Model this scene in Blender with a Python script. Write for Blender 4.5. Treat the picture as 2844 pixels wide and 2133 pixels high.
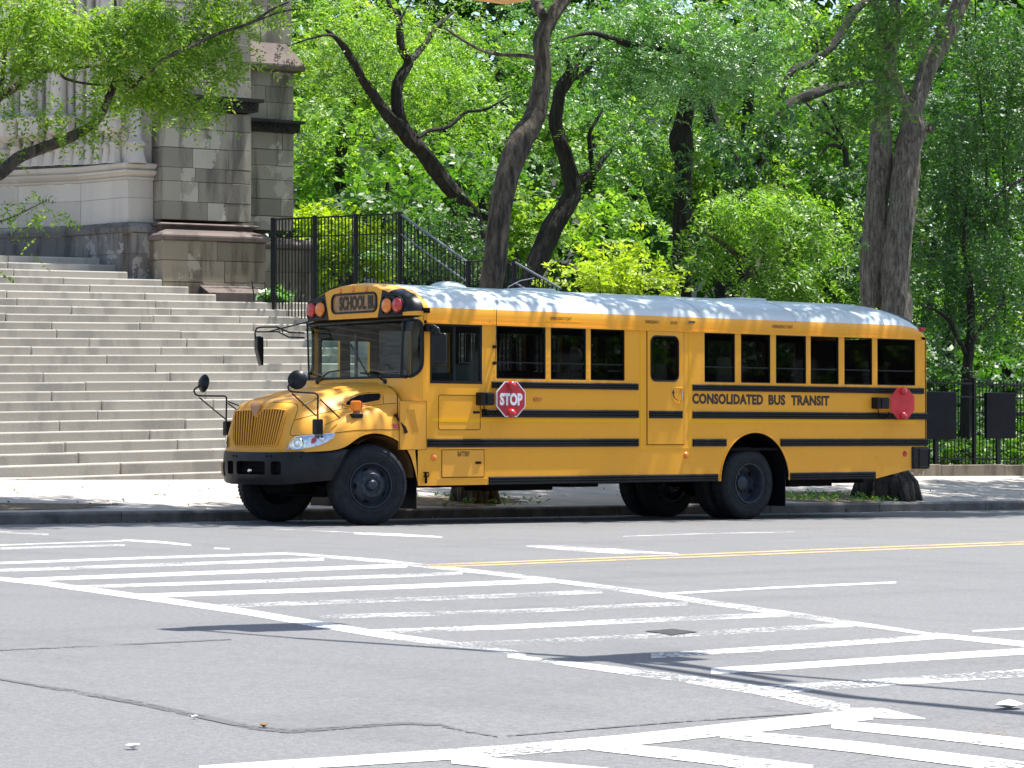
import bpy, bmesh, math, random
import numpy as np
from mathutils import Vector, Matrix
from mathutils.geometry import delaunay_2d_cdt
from mathutils.bvhtree import BVHTree
PI=math.pi
for o in list(bpy.data.objects): bpy.data.objects.remove(o)
scene=bpy.context.scene
COL=scene.collection
# ------------------------------------------------------------------ camera
FPX=7600.; CX,CY=1422.,1066.5; HZ=1207.; CAMH=1.16
TH=math.radians(40.1)
vR=np.array([math.cos(TH),-math.sin(TH),0.]); vF0=np.array([math.sin(TH),math.cos(TH),0.]); vU0=np.array([0,0,1.])
PITCH=math.atan((HZ-CY)/FPX)
vF=vF0*math.cos(PITCH)+vU0*math.sin(PITCH); vU=-vF0*math.sin(PITCH)+vU0*math.cos(PITCH)
CAM=np.array([0,.05,0.])-vR*((1034-CX)/FPX*34.9)-vF0*34.9; CAM[2]=CAMH
cam=bpy.data.cameras.new('camera'); camo=bpy.data.objects.new('camera',cam); COL.objects.link(camo)
camo.location=CAM; camo.rotation_euler=(PI/2+PITCH,0,-TH)
cam.sensor_width=36; cam.lens=FPX/2844*36; cam.clip_start=.1; cam.clip_end=2000
scene.camera=camo
scene.render.resolution_x=1024; scene.render.resolution_y=768
# ------------------------------------------------------------------ sky, sun, exposure
SUN_EL=math.radians(69); SUN_AZ=math.radians(-11)       # direction towards the sun in the XY plane, from +X
S=np.array([math.cos(SUN_AZ),math.sin(SUN_AZ)])
w=bpy.data.worlds.new('World'); scene.world=w; w.use_nodes=True
nt=w.node_tree; bg=nt.nodes['Background']; sky=nt.nodes.new('ShaderNodeTexSky'); sky.sky_type='NISHITA'
sky.sun_disc=False; sky.sun_elevation=SUN_EL; sky.sun_rotation=PI/2-SUN_AZ
sky.air_density=1.0; sky.dust_density=1.5; sky.ozone_density=1.0
nt.links.new(sky.outputs[0],bg.inputs[0]); bg.inputs[1].default_value=.125
sl=bpy.data.lights.new('sun','SUN'); sl.energy=5.0; sl.angle=math.radians(.53); sl.color=(1,.965,.90)
so=bpy.data.objects.new('sun',sl); COL.objects.link(so)
so.rotation_euler=Vector((S[0]*math.cos(SUN_EL),S[1]*math.cos(SUN_EL),math.sin(SUN_EL))).to_track_quat('Z','Y').to_euler()
scene.view_settings.view_transform='Standard'; scene.view_settings.look='None'
scene.view_settings.exposure=1.0; scene.view_settings.gamma=1
# ------------------------------------------------------------------ pixel -> place (photo pixels, 2844 wide)
def ray(x,y): return vF+vR*((x-CX)/FPX)-vU*((y-CY)/FPX)
def onY(x,y,Y):
    r=ray(x,y); return CAM+r*((Y-CAM[1])/r[1])
def onX(x,y,X):
    r=ray(x,y); return CAM+r*((X-CAM[0])/r[0])
GS=-.0082                                                # fall of the street along the kerb
def onG(x,y,dz=0.):
    r=ray(x,y); t=(GS*CAM[0]+dz-CAM[2])/(r[2]-GS*r[0]); return CAM+r*t
def q(x,y): return x*1.28571,y*1.28571                   # 2212-wide picture to photo pixels
def swz(X,Y): return .15+GS*X+.08*(Y-2.75)               # pavement height
# ------------------------------------------------------------------ materials
def newmat(name):
    m=bpy.data.materials.new(name); m.use_nodes=True; nt=m.node_tree
    return m,nt,nt.nodes['Principled BSDF']
def N(nt,t,**k):
    n=nt.nodes.new(t)
    for a,b in k.items():
        if a in n.inputs.keys(): n.inputs[a].default_value=b
        else: setattr(n,a,b)
    return n
def noise(nt,scale,detail=4,rough=.55,vec=None,coord='Object',stretch=None):
    tc=N(nt,'ShaderNodeTexCoord'); n=N(nt,'ShaderNodeTexNoise'); n.inputs['Scale'].default_value=scale
    n.inputs['Detail'].default_value=detail; n.inputs['Roughness'].default_value=rough
    if stretch:
        mp=N(nt,'ShaderNodeMapping'); mp.inputs['Scale'].default_value=stretch
        nt.links.new(tc.outputs[coord],mp.inputs[0]); nt.links.new(mp.outputs[0],n.inputs['Vector'])
    else: nt.links.new(tc.outputs[coord],n.inputs['Vector'])
    return n.outputs['Fac']
def ramp(nt,src,stops):
    r=N(nt,'ShaderNodeValToRGB'); el=r.color_ramp.elements
    el[0].position=stops[0][0]; el[0].color=(*stops[0][1],1); el[1].position=stops[-1][0]; el[1].color=(*stops[-1][1],1)
    for p,c in stops[1:-1]:
        e=el.new(p); e.color=(*c,1)
    nt.links.new(src,r.inputs[0]); return r.outputs[0]
def mix(nt,fac,a,b,mode='MIX'):
    m=N(nt,'ShaderNodeMix'); m.data_type='RGBA'; m.blend_type=mode
    for s,v in ((0,fac),(6,a),(7,b)):
        if hasattr(v,'is_linked') or isinstance(v,bpy.types.NodeSocket): nt.links.new(v,m.inputs[s])
        else: m.inputs[s].default_value=v if s==0 else (*v,1)
    return m.outputs[2]
def bump(nt,b,h,strength=.3,dist=.02):
    n=N(nt,'ShaderNodeBump'); n.inputs['Strength'].default_value=strength; n.inputs['Distance'].default_value=dist
    nt.links.new(h,n.inputs['Height']); nt.links.new(n.outputs[0],b.inputs['Normal'])
def simple(name,col,rough=.5,metal=0,var=.0,scale=6,bmp=0,coat=0,bscale=60,spec=None):
    m,nt,b=newmat(name)
    b.inputs['Roughness'].default_value=rough; b.inputs['Metallic'].default_value=metal; b.inputs['Coat Weight'].default_value=coat
    if spec is not None: b.inputs['Specular IOR Level'].default_value=spec
    if var:
        f=noise(nt,scale)
        d=tuple(c*(1-var) for c in col); l=tuple(min(1,c*(1+var)) for c in col)
        nt.links.new(ramp(nt,f,[(.3,d),(.7,l)]),b.inputs['Base Color'])
    else: b.inputs['Base Color'].default_value=(*col,1)
    if bmp: bump(nt,b,noise(nt,bscale),bmp,.01)
    return m
M={}
def paint_mat(name,col,rough=.32):
    m,nt,b=newmat(name)
    f1=noise(nt,1.3,6); f2=noise(nt,26,5,.7)
    c=ramp(nt,f1,[(.3,tuple(v*.94 for v in col)),(.7,col)])
    dirt=ramp(nt,f2,[(.62,(0,0,0)),(.8,(1,1,1))])
    tc=N(nt,'ShaderNodeTexCoord'); sx=N(nt,'ShaderNodeSeparateXYZ'); nt.links.new(tc.outputs['Object'],sx.inputs[0])
    lo_=ramp(nt,sx.outputs['Z'],[(.45,(1,1,1)),(1.0,(.25,.25,.25))]); mq=N(nt,'ShaderNodeMath',operation='MULTIPLY'); nt.links.new(ramp(nt,noise(nt,4,6,.7,stretch=(1,1,.35)),[(.42,(.0,.0,.0)),(.7,(1,1,1))]),mq.inputs[0]); nt.links.new(lo_,mq.inputs[1])
    mq2=N(nt,'ShaderNodeMath',operation='MULTIPLY'); nt.links.new(mq.outputs[0],mq2.inputs[0]); mq2.inputs[1].default_value=.13; c=mix(nt,mq2.outputs[0],c,(.42,.27,.11))
    mm=N(nt,'ShaderNodeMath',operation='MULTIPLY'); nt.links.new(dirt,mm.inputs[0]); mm.inputs[1].default_value=.16
    nt.links.new(mix(nt,mm.outputs[0],c,(.35,.2,.06)),b.inputs['Base Color'])
    nt.links.new(ramp(nt,noise(nt,3,4),[(.35,(rough*.8,)*3),(.7,(rough*1.3,)*3)]),b.inputs['Roughness'])
    b.inputs['Coat Weight'].default_value=.12; b.inputs['Coat Roughness'].default_value=.12; b.inputs['Specular IOR Level'].default_value=.3
    bump(nt,b,noise(nt,2.2,2),.12,.02)
    return m
M['yellow']=paint_mat('school bus yellow',(.90,.405,.036))
M['yellow2']=paint_mat('hood yellow',(.84,.385,.045),.38)
M['tape']=simple('reflective yellow tape',(.90,.44,.0),.35)
M['roof']=paint_mat('white roof paint',(.60,.66,.68),.35)
M['black']=simple('black rubber trim',(.008,.009,.011),.4,0,.3,30,spec=.28)
M['blackpl']=simple('black plastic',(.008,.008,.010),.36,0,.4,12,spec=.28)
M['bumper']=simple('worn black bumper steel',(.009,.009,.011),.42,.0,.5,5,.1,spec=.28)
M['tyre']=simple('tyre rubber',(.017,.019,.023),.7,0,.35,12,.15,spec=.2)
M['rim']=simple('dark grey wheel steel',(.028,.036,.05),.42,.2,.35,14)
M['dark']=simple('underbody dark',(.008,.008,.009),.85,spec=.08)
M['well']=simple('rusty fender underside',(.15,.075,.022),.8,0,.4,5)
M['gap']=simple('painted grille shade',(.20,.075,.008),.7)  # solid backing; the shade between the slats is put into its colour
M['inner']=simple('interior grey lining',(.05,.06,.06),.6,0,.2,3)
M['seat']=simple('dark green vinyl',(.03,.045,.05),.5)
M['chrome']=simple('chrome',(.7,.7,.72),.12,1)
M['lensA']=simple('amber lens',(.85,.22,.01),.25,0,.1,40,coat=.5)
M['lensR']=simple('red lens',(.55,.02,.02),.25,0,.15,40,coat=.5)
M['red']=simple('faded red sign paint',(.42,.022,.035),.45,0,.12,8)
M['red2']=simple('bright red sign paint',(.62,.035,.04),.5,0,.15,8)
M['white']=simple('white lettering',(.75,.76,.80),.5)
M['letter']=simple('black lettering',(.03,.02,.012),.5)
M['signface']=simple('sign face tan',(.42,.22,.09),.35,0,.25,4)
M['emblem']=simple('tan emblem plate',(.50,.24,.10),.45)
M['mirror']=simple('mirror glass',(.85,.85,.87),.03,1)
M['headl']=simple('headlight reflector',(.62,.64,.68),.16,.85,.35,22)
M['iron']=simple('black painted iron',(.006,.007,.009),.4,0,.3,20,spec=.25)
M['ironedge']=simple('grey handrail steel',(.10,.11,.13),.35,.3)
M['plate']=simple('licence plate orange',(.35,.13,.03),.5,0,.5,30)
def glass_mat(name,tint,refl=1.0):
    m=bpy.data.materials.new(name); m.use_nodes=True; nt=m.node_tree; nt.nodes.clear()
    out=N(nt,'ShaderNodeOutputMaterial'); tr=N(nt,'ShaderNodeBsdfTransparent'); tr.inputs[0].default_value=(*tint,1)
    gl=N(nt,'ShaderNodeBsdfGlossy'); gl.inputs['Roughness'].default_value=.02; gl.inputs['Color'].default_value=(refl,refl,refl,1)
    ge=N(nt,'ShaderNodeNewGeometry'); dt=N(nt,'ShaderNodeVectorMath',operation='DOT_PRODUCT'); nt.links.new(ge.outputs['Incoming'],dt.inputs[0]); nt.links.new(ge.outputs['Normal'],dt.inputs[1])
    ab=N(nt,'ShaderNodeMath',operation='ABSOLUTE'); nt.links.new(dt.outputs['Value'],ab.inputs[0]); om=N(nt,'ShaderNodeMath',operation='SUBTRACT'); om.inputs[0].default_value=1.; nt.links.new(ab.outputs[0],om.inputs[1])
    pw=N(nt,'ShaderNodeMath',operation='POWER'); nt.links.new(om.outputs[0],pw.inputs[0]); pw.inputs[1].default_value=5.
    fr=N(nt,'ShaderNodeMath',operation='MULTIPLY_ADD'); nt.links.new(pw.outputs[0],fr.inputs[0]); fr.inputs[1].default_value=.95; fr.inputs[2].default_value=.035
    mx=N(nt,'ShaderNodeMixShader'); nt.links.new(fr.outputs[0],mx.inputs[0]); nt.links.new(tr.outputs[0],mx.inputs[1]); nt.links.new(gl.outputs[0],mx.inputs[2])
    nt.links.new(mx.outputs[0],out.inputs[0]); return m
M['glass']=glass_mat('clear green glass',(.84,.93,.90))
M['tint']=glass_mat('dark tinted glass',(.40,.42,.43),.7)
M['glassd']=glass_mat('driver side glass',(.72,.80,.78))
M['lens']=glass_mat('headlight lens',(.9,.92,.95))
def stone_mat(name,base,dark,light,pale=None,seedscale=1.,rough=.85,streak=.5,bstr=.35,lo=.8):
    """ashlar: a tone per block, soot streaks running down, pale spalled patches"""
    m,nt,b=newmat(name)
    g=N(nt,'ShaderNodeNewGeometry')
    c=ramp(nt,g.outputs['Random Per Island'],[(0,tuple(v*lo for v in base)),(.45,base),(.85,light),(1,tuple(min(1,v*(1.0 if lo>.7 else 1.35)) for v in light))])
    n1=noise(nt,1.1*seedscale,6,.6,stretch=(2.0,2.0,.32))
    c=mix(nt,ramp(nt,n1,[(.49,(0,0,0)),(.60,(streak,)*3)]),c,dark)
    if pale:
        n2=noise(nt,1.25*seedscale,7,.6)
        pm=ramp(nt,n2,[(.545,(0,0,0)),(.565,(.85,.85,.85))]); gt=N(nt,'ShaderNodeMath',operation='GREATER_THAN'); nt.links.new(g.outputs['Random Per Island'],gt.inputs[0]); gt.inputs[1].default_value=.52
        mu=N(nt,'ShaderNodeMath',operation='MULTIPLY'); nt.links.new(pm,mu.inputs[0]); nt.links.new(gt.outputs[0],mu.inputs[1])
        c=mix(nt,mu.outputs[0],c,pale)
    n3=noise(nt,45,5,.7)
    c=mix(nt,.35,c,ramp(nt,n3,[(.3,tuple(v*.6 for v in base)),(.7,light)]))
    nt.links.new(c,b.inputs['Base Color']); b.inputs['Roughness'].default_value=rough
    bump(nt,b,noise(nt,38,6,.7),bstr,.02)
    return m
M['pier']=stone_mat('sooty sandstone',(.265,.24,.195),(.03,.027,.025),(.345,.315,.255),(.52,.48,.41),.8,streak=.9,lo=.66)
M['plinth']=stone_mat('brown stained plinth stone',(.25,.205,.145),(.04,.025,.014),(.33,.275,.20),(.48,.43,.34),1.1,streak=.88,lo=.6)
M['base']=stone_mat('dark base stone with flaked patches',(.16,.145,.13),(.03,.03,.032),(.23,.21,.19),(.44,.42,.39),2.0,streak=.8)
M['lime']=stone_mat('pale limestone',(.53,.48,.42),(.34,.305,.27),(.60,.55,.48),None,.6,streak=.35,bstr=.1)
M['brown']=stone_mat('brownstone moulding',(.12,.085,.075),(.03,.025,.025),(.18,.14,.125),None,1,streak=.6)
M['blackst']=stone_mat('black sooty cornice',(.022,.021,.021),(.01,.01,.01),(.04,.038,.035),None,3,streak=.6,bstr=1.0)
M['mortar']=simple('mortar',(.10,.08,.06),.9)
M['step']=stone_mat('weathered granite steps',(.40,.37,.325),(.20,.185,.17),(.48,.45,.40),None,.9,streak=.62,bstr=.2)
def asphalt():
    m,nt,b=newmat('asphalt')
    n1=noise(nt,.16,5,.6); n2=noise(nt,95,4,.8); n3=noise(nt,1.4,6,.65,stretch=(1,.35,1))
    c=ramp(nt,n1,[(.30,(.098,.098,.100)),(.70,(.150,.150,.151))])
    c=mix(nt,.7,c,ramp(nt,n2,[(.30,(.045,.045,.05)),(.5,(.14,.14,.143)),(.72,(.33,.33,.33))]))
    c=mix(nt,ramp(nt,n3,[(.50,(0,0,0)),(.72,(.5,.5,.5))]),c,(.075,.075,.078))
    n4=noise(nt,.55,5,.7,stretch=(.10,1.,1.)); c=mix(nt,ramp(nt,n4,[(.52,(0,0,0)),(.66,(.45,.45,.45))]),c,(.085,.085,.087))
    n5=noise(nt,6.,5,.75); c=mix(nt,ramp(nt,n5,[(.66,(0,0,0)),(.74,(.5,.5,.5))]),c,(.06,.06,.06))
    vo=N(nt,'ShaderNodeTexVoronoi',feature='DISTANCE_TO_EDGE'); tc=N(nt,'ShaderNodeTexCoord'); vo.inputs['Scale'].default_value=.23
    wn=N(nt,'ShaderNodeTexNoise'); wn.inputs['Scale'].default_value=1.5; nt.links.new(tc.outputs['Object'],wn.inputs['Vector'])
    va=N(nt,'ShaderNodeVectorMath',operation='ADD'); nt.links.new(tc.outputs['Object'],va.inputs[0]); nt.links.new(wn.outputs['Color'],va.inputs[1])
    nt.links.new(va.outputs[0],vo.inputs['Vector'])
    msk=ramp(nt,noise(nt,.3,2),[(.56,(0,0,0)),(.62,(1,1,1))])
    crk=ramp(nt,vo.outputs['Distance'],[(.0,(1,1,1)),(.008,(0,0,0))])
    mm=N(nt,'ShaderNodeMath',operation='MULTIPLY'); nt.links.new(msk,mm.inputs[0]); nt.links.new(crk,mm.inputs[1])
    m2=N(nt,'ShaderNodeMath',operation='MULTIPLY'); nt.links.new(mm.outputs[0],m2.inputs[0]); m2.inputs[1].default_value=.5
    c=mix(nt,m2.outputs[0],c,(.05,.05,.05))
    n6=noise(nt,30,3,.7); c=mix(nt,.35,c,ramp(nt,n6,[(.35,(.075,.075,.08)),(.65,(.20,.20,.20))]))
    nt.links.new(c,b.inputs['Base Color']); b.inputs['Roughness'].default_value=.8
    bump(nt,b,n2,.5,.01); return m
M['asphalt']=asphalt()
def marking(name,col,wear):
    m=bpy.data.materials.new(name); m.use_nodes=True; nt=m.node_tree; b=nt.nodes['Principled BSDF']; out=nt.nodes['Material Output']
    b.inputs['Base Color'].default_value=(*col,1); b.inputs['Roughness'].default_value=.7
    n=noise(nt,38,6,.75); n2=noise(nt,2.0,4,.6)
    ad=N(nt,'ShaderNodeMath',operation='MULTIPLY_ADD'); nt.links.new(n2,ad.inputs[0]); ad.inputs[1].default_value=.5; nt.links.new(n,ad.inputs[2])
    f=ramp(nt,ad.outputs[0],[(wear,(1,1,1)),(wear+.05,(0,0,0))])
    nt.links.new(ramp(nt,n2,[(.3,tuple(v*.86 for v in col)),(.7,col)]),b.inputs['Base Color'])
    tr=N(nt,'ShaderNodeBsdfTransparent'); mx=N(nt,'ShaderNodeMixShader')
    nt.links.new(f,mx.inputs[0]); nt.links.new(tr.outputs[0],mx.inputs[1]); nt.links.new(b.outputs[0],mx.inputs[2])
    nt.links.new(mx.outputs[0],out.inputs[0]); return m
M['line']=marking('white road paint',(.60,.60,.585),.80)
M['lineworn']=marking('worn white road paint',(.52,.52,.51),.70)
M['linemid']=marking('scuffed white road paint',(.56,.56,.55),.735)
M['yline']=marking('yellow road paint',(.52,.36,.16),.79)
M['seal']=marking('crack sealer',(.10,.101,.104),.76)
def concrete():
    m,nt,b=newmat('pavement concrete')
    n1=noise(nt,.7,6,.6); n2=noise(nt,70,4,.7)
    c=ramp(nt,n1,[(.3,(.34,.305,.27)),(.7,(.50,.455,.41))])
    c=mix(nt,.3,c,ramp(nt,n2,[(.3,(.15,.15,.14)),(.7,(.5,.48,.45))]))
    tc=N(nt,'ShaderNodeTexCoord'); br=N(nt,'ShaderNodeTexBrick'); nt.links.new(tc.outputs['Object'],br.inputs['Vector'])
    for k,v in (('Scale',1.),('Brick Width',1.7),('Row Height',1.5),('Mortar Size',.012)): br.inputs[k].default_value=v
    br.inputs['Color1'].default_value=(1,1,1,1); br.inputs['Color2'].default_value=(.86,.86,.86,1); br.inputs['Mortar'].default_value=(.35,.33,.3,1); br.offset=.0
    c=mix(nt,1.,c,br.outputs[0],'MULTIPLY')
    nt.links.new(c,b.inputs['Base Color']); b.inputs['Roughness'].default_value=.85; bump(nt,b,n2,.3,.01); return m
M['concrete']=concrete()
M['kerb']=simple('dark kerb stone',(.10,.095,.09),.6,0,.45,4,.2)
M['soil']=simple('dry tree pit soil',(.13,.095,.055),.95,0,.5,9,.6)
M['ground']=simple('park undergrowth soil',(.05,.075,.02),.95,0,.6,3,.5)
M['lawn']=simple('yellow green lawn',(.14,.24,.03),.95,0,.4,6,.5)  # bright yellow green is the grass's own colour
def bark_mat(name,base,light,dark,sc=1.):
    m,nt,b=newmat(name)
    n=noise(nt,9*sc,7,.65,stretch=(1.5,1.5,.22)); n2=noise(nt,3*sc,4,.6); n3=noise(nt,22*sc,4,.6,stretch=(1,1,.5))
    c=ramp(nt,n,[(.38,dark),(.5,base),(.62,light)])
    c=mix(nt,ramp(nt,n3,[(.55,(0,0,0)),(.62,(.55,.55,.55))]),c,dark)
    c=mix(nt,ramp(nt,n2,[(.45,(0,0,0)),(.75,(.6,.6,.6))]),c,dark)
    nt.links.new(c,b.inputs['Base Color']); b.inputs['Roughness'].default_value=.9; bump(nt,b,n,.9,.05); return m
M['bark']=bark_mat('grey brown bark',(.08,.062,.043),(.14,.11,.08),(.022,.017,.012))
M['barkd']=bark_mat('dark bark',(.022,.017,.013),(.038,.03,.022),(.006,.005,.004))
M['barkp']=bark_mat('flaking grey bark',(.175,.148,.112),(.27,.24,.19),(.075,.06,.044),2.2)
def leaf_mat(name,a,b_,c_,trans=.45,gloss=.10,grough=.5):
    m=bpy.data.materials.new(name); m.use_nodes=True; nt=m.node_tree; nt.nodes.clear()
    out=N(nt,'ShaderNodeOutputMaterial'); g=N(nt,'ShaderNodeNewGeometry')
    c=ramp(nt,g.outputs['Random Per Island'],[(0,a),(.55,b_),(1,c_)])
    cl=noise(nt,.55,3,.5)
    c=mix(nt,ramp(nt,cl,[(.4,(0,0,0)),(.62,(.55,.55,.55))]),c,tuple(v*.62 for v in a))
    d=N(nt,'ShaderNodeBsdfDiffuse'); t=N(nt,'ShaderNodeBsdfTranslucent'); gl=N(nt,'ShaderNodeBsdfGlossy'); gl.inputs['Roughness'].default_value=grough
    nt.links.new(c,d.inputs[0]); tcol=mix(nt,1.,c,(1.25,1.3,.5),'MULTIPLY'); nt.links.new(tcol,t.inputs[0])
    m1=N(nt,'ShaderNodeMixShader'); m1.inputs[0].default_value=trans; nt.links.new(d.outputs[0],m1.inputs[1]); nt.links.new(t.outputs[0],m1.inputs[2])
    m2=N(nt,'ShaderNodeMixShader'); m2.inputs[0].default_value=gloss; nt.links.new(m1.outputs[0],m2.inputs[1]); nt.links.new(gl.outputs[0],m2.inputs[2])
    nt.links.new(m2.outputs[0],out.inputs[0]); return m
M['leafL']=leaf_mat('honey locust leaves',(.10,.22,.018),(.21,.38,.03),(.44,.56,.11),.5,.035)
M['leafB']=leaf_mat('fresh green leaves',(.09,.22,.02),(.18,.37,.035),(.42,.58,.15),.5,.05)
M['leafM']=leaf_mat('mid green leaves',(.045,.14,.016),(.10,.26,.025),(.26,.42,.09),.5,.06)
M['leafD']=leaf_mat('dark green leaves',(.022,.075,.014),(.05,.15,.022),(.11,.25,.035),.45,.06)
M['leafY']=leaf_mat('yellow green leaves',(.27,.40,.02),(.42,.56,.035),(.56,.68,.06),.5,.04)
M['leafS']=leaf_mat('silvery green leaves',(.05,.16,.03),(.11,.29,.055),(.25,.46,.14),.45,.10,.45)
# ------------------------------------------------------------------ mesh builder
def tag(o,label=None,cat=None,group=None,kind=None):
    for k,v in (('label',label),('category',cat),('group',group),('kind',kind)):
        if v: o[k]=v
    return o
def link(name,me,parent=None,origin=(0,0,0),loc=None):
    o=bpy.data.objects.new(name,me); COL.objects.link(o)
    if parent is not None: o.parent=parent
    if loc is not None: o.location=loc
    return o
def empty(name,loc,label,cat,group=None):
    e=bpy.data.objects.new(name,None); COL.objects.link(e); e.location=loc; e.empty_display_size=.3
    return tag(e,label,cat,group)
class MB:
    def __init__(s): s.v=[]; s.f=[]; s.m=[]; s.mi=0
    def add(s,vs,fs):
        n=len(s.v); s.v+= [tuple(map(float,p)) for p in vs]; s.f+=[tuple(i+n for i in f) for f in fs]; s.m+=[s.mi]*len(fs); return s
    def box(s,x0,x1,y0,y1,z0,z1):
        return s.add([(x0,y0,z0),(x1,y0,z0),(x1,y1,z0),(x0,y1,z0),(x0,y0,z1),(x1,y0,z1),(x1,y1,z1),(x0,y1,z1)],
            [(0,3,2,1),(4,5,6,7),(0,1,5,4),(1,2,6,5),(2,3,7,6),(3,0,4,7)])
    def prism(s,pts,fn,d0,d1):
        """polygon pts (a,b); fn(a,b,d)->xyz"""
        n=len(pts); vs=[fn(a,b,d0) for a,b in pts]+[fn(a,b,d1) for a,b in pts]
        return s.add(vs,[tuple(range(n)),tuple(range(2*n-1,n-1,-1))]+[(i,i+n,(i+1)%n+n,(i+1)%n) for i in range(n)])
    def tube(s,pts,r,n=8,cap=True,rs=None):
        pts=[Vector(p) for p in pts]; k=len(pts); rs=rs or [r]*k
        t0=(pts[1]-pts[0]).normalized(); u=t0.orthogonal().normalized(); rings=[]; vs=[]
        for i,p in enumerate(pts):
            a=pts[max(i-1,0)]; b=pts[min(i+1,k-1)]; t=(b-a).normalized()
            u=(u-t*u.dot(t)).normalized(); w_=t.cross(u)
            for j in range(n):
                an=2*PI*j/n; vs.append(p+(u*math.cos(an)+w_*math.sin(an))*rs[i])
        fs=[(i*n+j,i*n+(j+1)%n,(i+1)*n+(j+1)%n,(i+1)*n+j) for i in range(k-1) for j in range(n)]
        if cap: fs+=[tuple(range(n-1,-1,-1)),tuple((k-1)*n+j for j in range(n))]
        return s.add(vs,fs)
    def lathe(s,prof,c,axis=(0,-1,0),n=32,closed=False):
        """prof: list of (r, h) with h along axis"""
        c=Vector(c); ax=Vector(axis).normalized(); u=ax.orthogonal().normalized(); w_=ax.cross(u); vs=[]
        for r,h in prof:
            for j in range(n):
                an=2*PI*j/n; vs.append(c+ax*h+(u*math.cos(an)+w_*math.sin(an))*max(r,1e-4))
        k=len(prof); fs=[(i*n+j,i*n+(j+1)%n,(i+1)*n+(j+1)%n,(i+1)*n+j) for i in range(k-1) for j in range(n)]
        if closed: fs+=[((k-1)*n+j,(k-1)*n+(j+1)%n,(j+1)%n,j) for j in range(n)]
        return s.add(vs,fs)
    def build(s,name,mats,parent=None,smooth=False,bevel=0,origin=None,label=None,merge=False):
        me=bpy.data.meshes.new(name)
        o0=np.array(origin if origin is not None else (0,0,0),float)
        me.from_pydata([tuple(np.array(p)-o0) for p in s.v],[],s.f)
        if not isinstance(mats,(list,tuple)): mats=[mats]
        for m in mats: me.materials.append(m)
        if any(s.m): me.polygons.foreach_set('material_index',s.m)
        bm=bmesh.new(); bm.from_mesh(me)
        if merge: bmesh.ops.remove_doubles(bm,verts=bm.verts,dist=1e-4)
        bmesh.ops.recalc_face_normals(bm,faces=bm.faces); bm.to_mesh(me); bm.free()
        if smooth:
            me.polygons.foreach_set('use_smooth',[True]*len(me.polygons))
            me.set_sharp_from_angle(angle=math.radians(38))
        o=link(name,me,parent)
        if label: o['label']=label
        if bevel:
            md=o.modifiers.new('bevel','BEVEL'); md.width=bevel; md.segments=2; md.limit_method='ANGLE'; md.angle_limit=math.radians(40)
        return o
def rr(x0,x1,z0,z1,r,n=6):
    r=[r]*4 if not isinstance(r,(list,tuple)) else r    # bl, br, tr, tl
    out=[]
    for (cx,cz,a0,rad) in ((x0+r[0],z0+r[0],PI,r[0]),(x1-r[1],z0+r[1],1.5*PI,r[1]),(x1-r[2],z1-r[2],0,r[2]),(x0+r[3],z1-r[3],.5*PI,r[3])):
        for i in range(n+1):
            a=a0+.5*PI*i/n; out.append((cx+rad*math.cos(a),cz+rad*math.sin(a)))
    return out
def inpoly(x,y,p):
    c=False; n=len(p); j=n-1
    for i in range(n):
        if (p[i][1]>y)!=(p[j][1]>y) and x<(p[j][0]-p[i][0])*(y-p[i][1])/(p[j][1]-p[i][1])+p[i][0]: c=not c
        j=i
    return c
def panel(mb,outer,holes,fn,grid=None,reveal=None):
    """flat cut-out panel mapped by fn(a,b); grid=(da,db) interior points; reveal=fn2(a,b) back edge of each hole"""
    vs=[Vector(p) for p in outer]; es=[(i,(i+1)%len(outer)) for i in range(len(outer))]
    for h in holes:
        n=len(vs); vs+=[Vector(p) for p in h]; es+=[(n+i,n+(i+1)%len(h)) for i in range(len(h))]
    if grid:
        xs=[p[0] for p in outer]; ys=[p[1] for p in outer]; da,db=grid
        a=min(xs)+da/2
        while a<max(xs):
            b=min(ys)+db/2
            while b<max(ys):
                if inpoly(a,b,outer) and not any(inpoly(a,b,h) for h in holes): vs.append(Vector((a,b)))
                b+=db
            a+=da
    r=delaunay_2d_cdt(vs,es,[],0,1e-5)
    v2=r[0]; tr=[]
    for f in r[2]:
        cx=sum(v2[i][0] for i in f)/3; cy=sum(v2[i][1] for i in f)/3
        if inpoly(cx,cy,outer) and not any(inpoly(cx,cy,h) for h in holes): tr.append(tuple(f))
    mb.add([fn(p[0],p[1]) for p in v2],tr)
    if reveal:
        for h in holes:
            k=len(h); mb.add([fn(*p) for p in h]+[reveal(*p) for p in h],[(i,(i+1)%k,(i+1)%k+k,i+k) for i in range(k)])
    return mb
def loop_tube(mb,pts,fn,r,n=6):
    P=[Vector(fn(*p)) for p in pts]; k=len(P); vs=[]
    for i in range(k):
        t=(P[(i+1)%k]-P[i-1]).normalized(); up=Vector((.3,-1,.17)).normalized(); u=(up-t*up.dot(t)).normalized(); w_=t.cross(u)
        for j in range(n):
            an=2*PI*j/n; vs.append(P[i]+(u*math.cos(an)+w_*math.sin(an))*r)
    mb.add(vs,[(i*n+j,i*n+(j+1)%n,((i+1)%k)*n+(j+1)%n,((i+1)%k)*n+j) for i in range(k) for j in range(n)])
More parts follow.
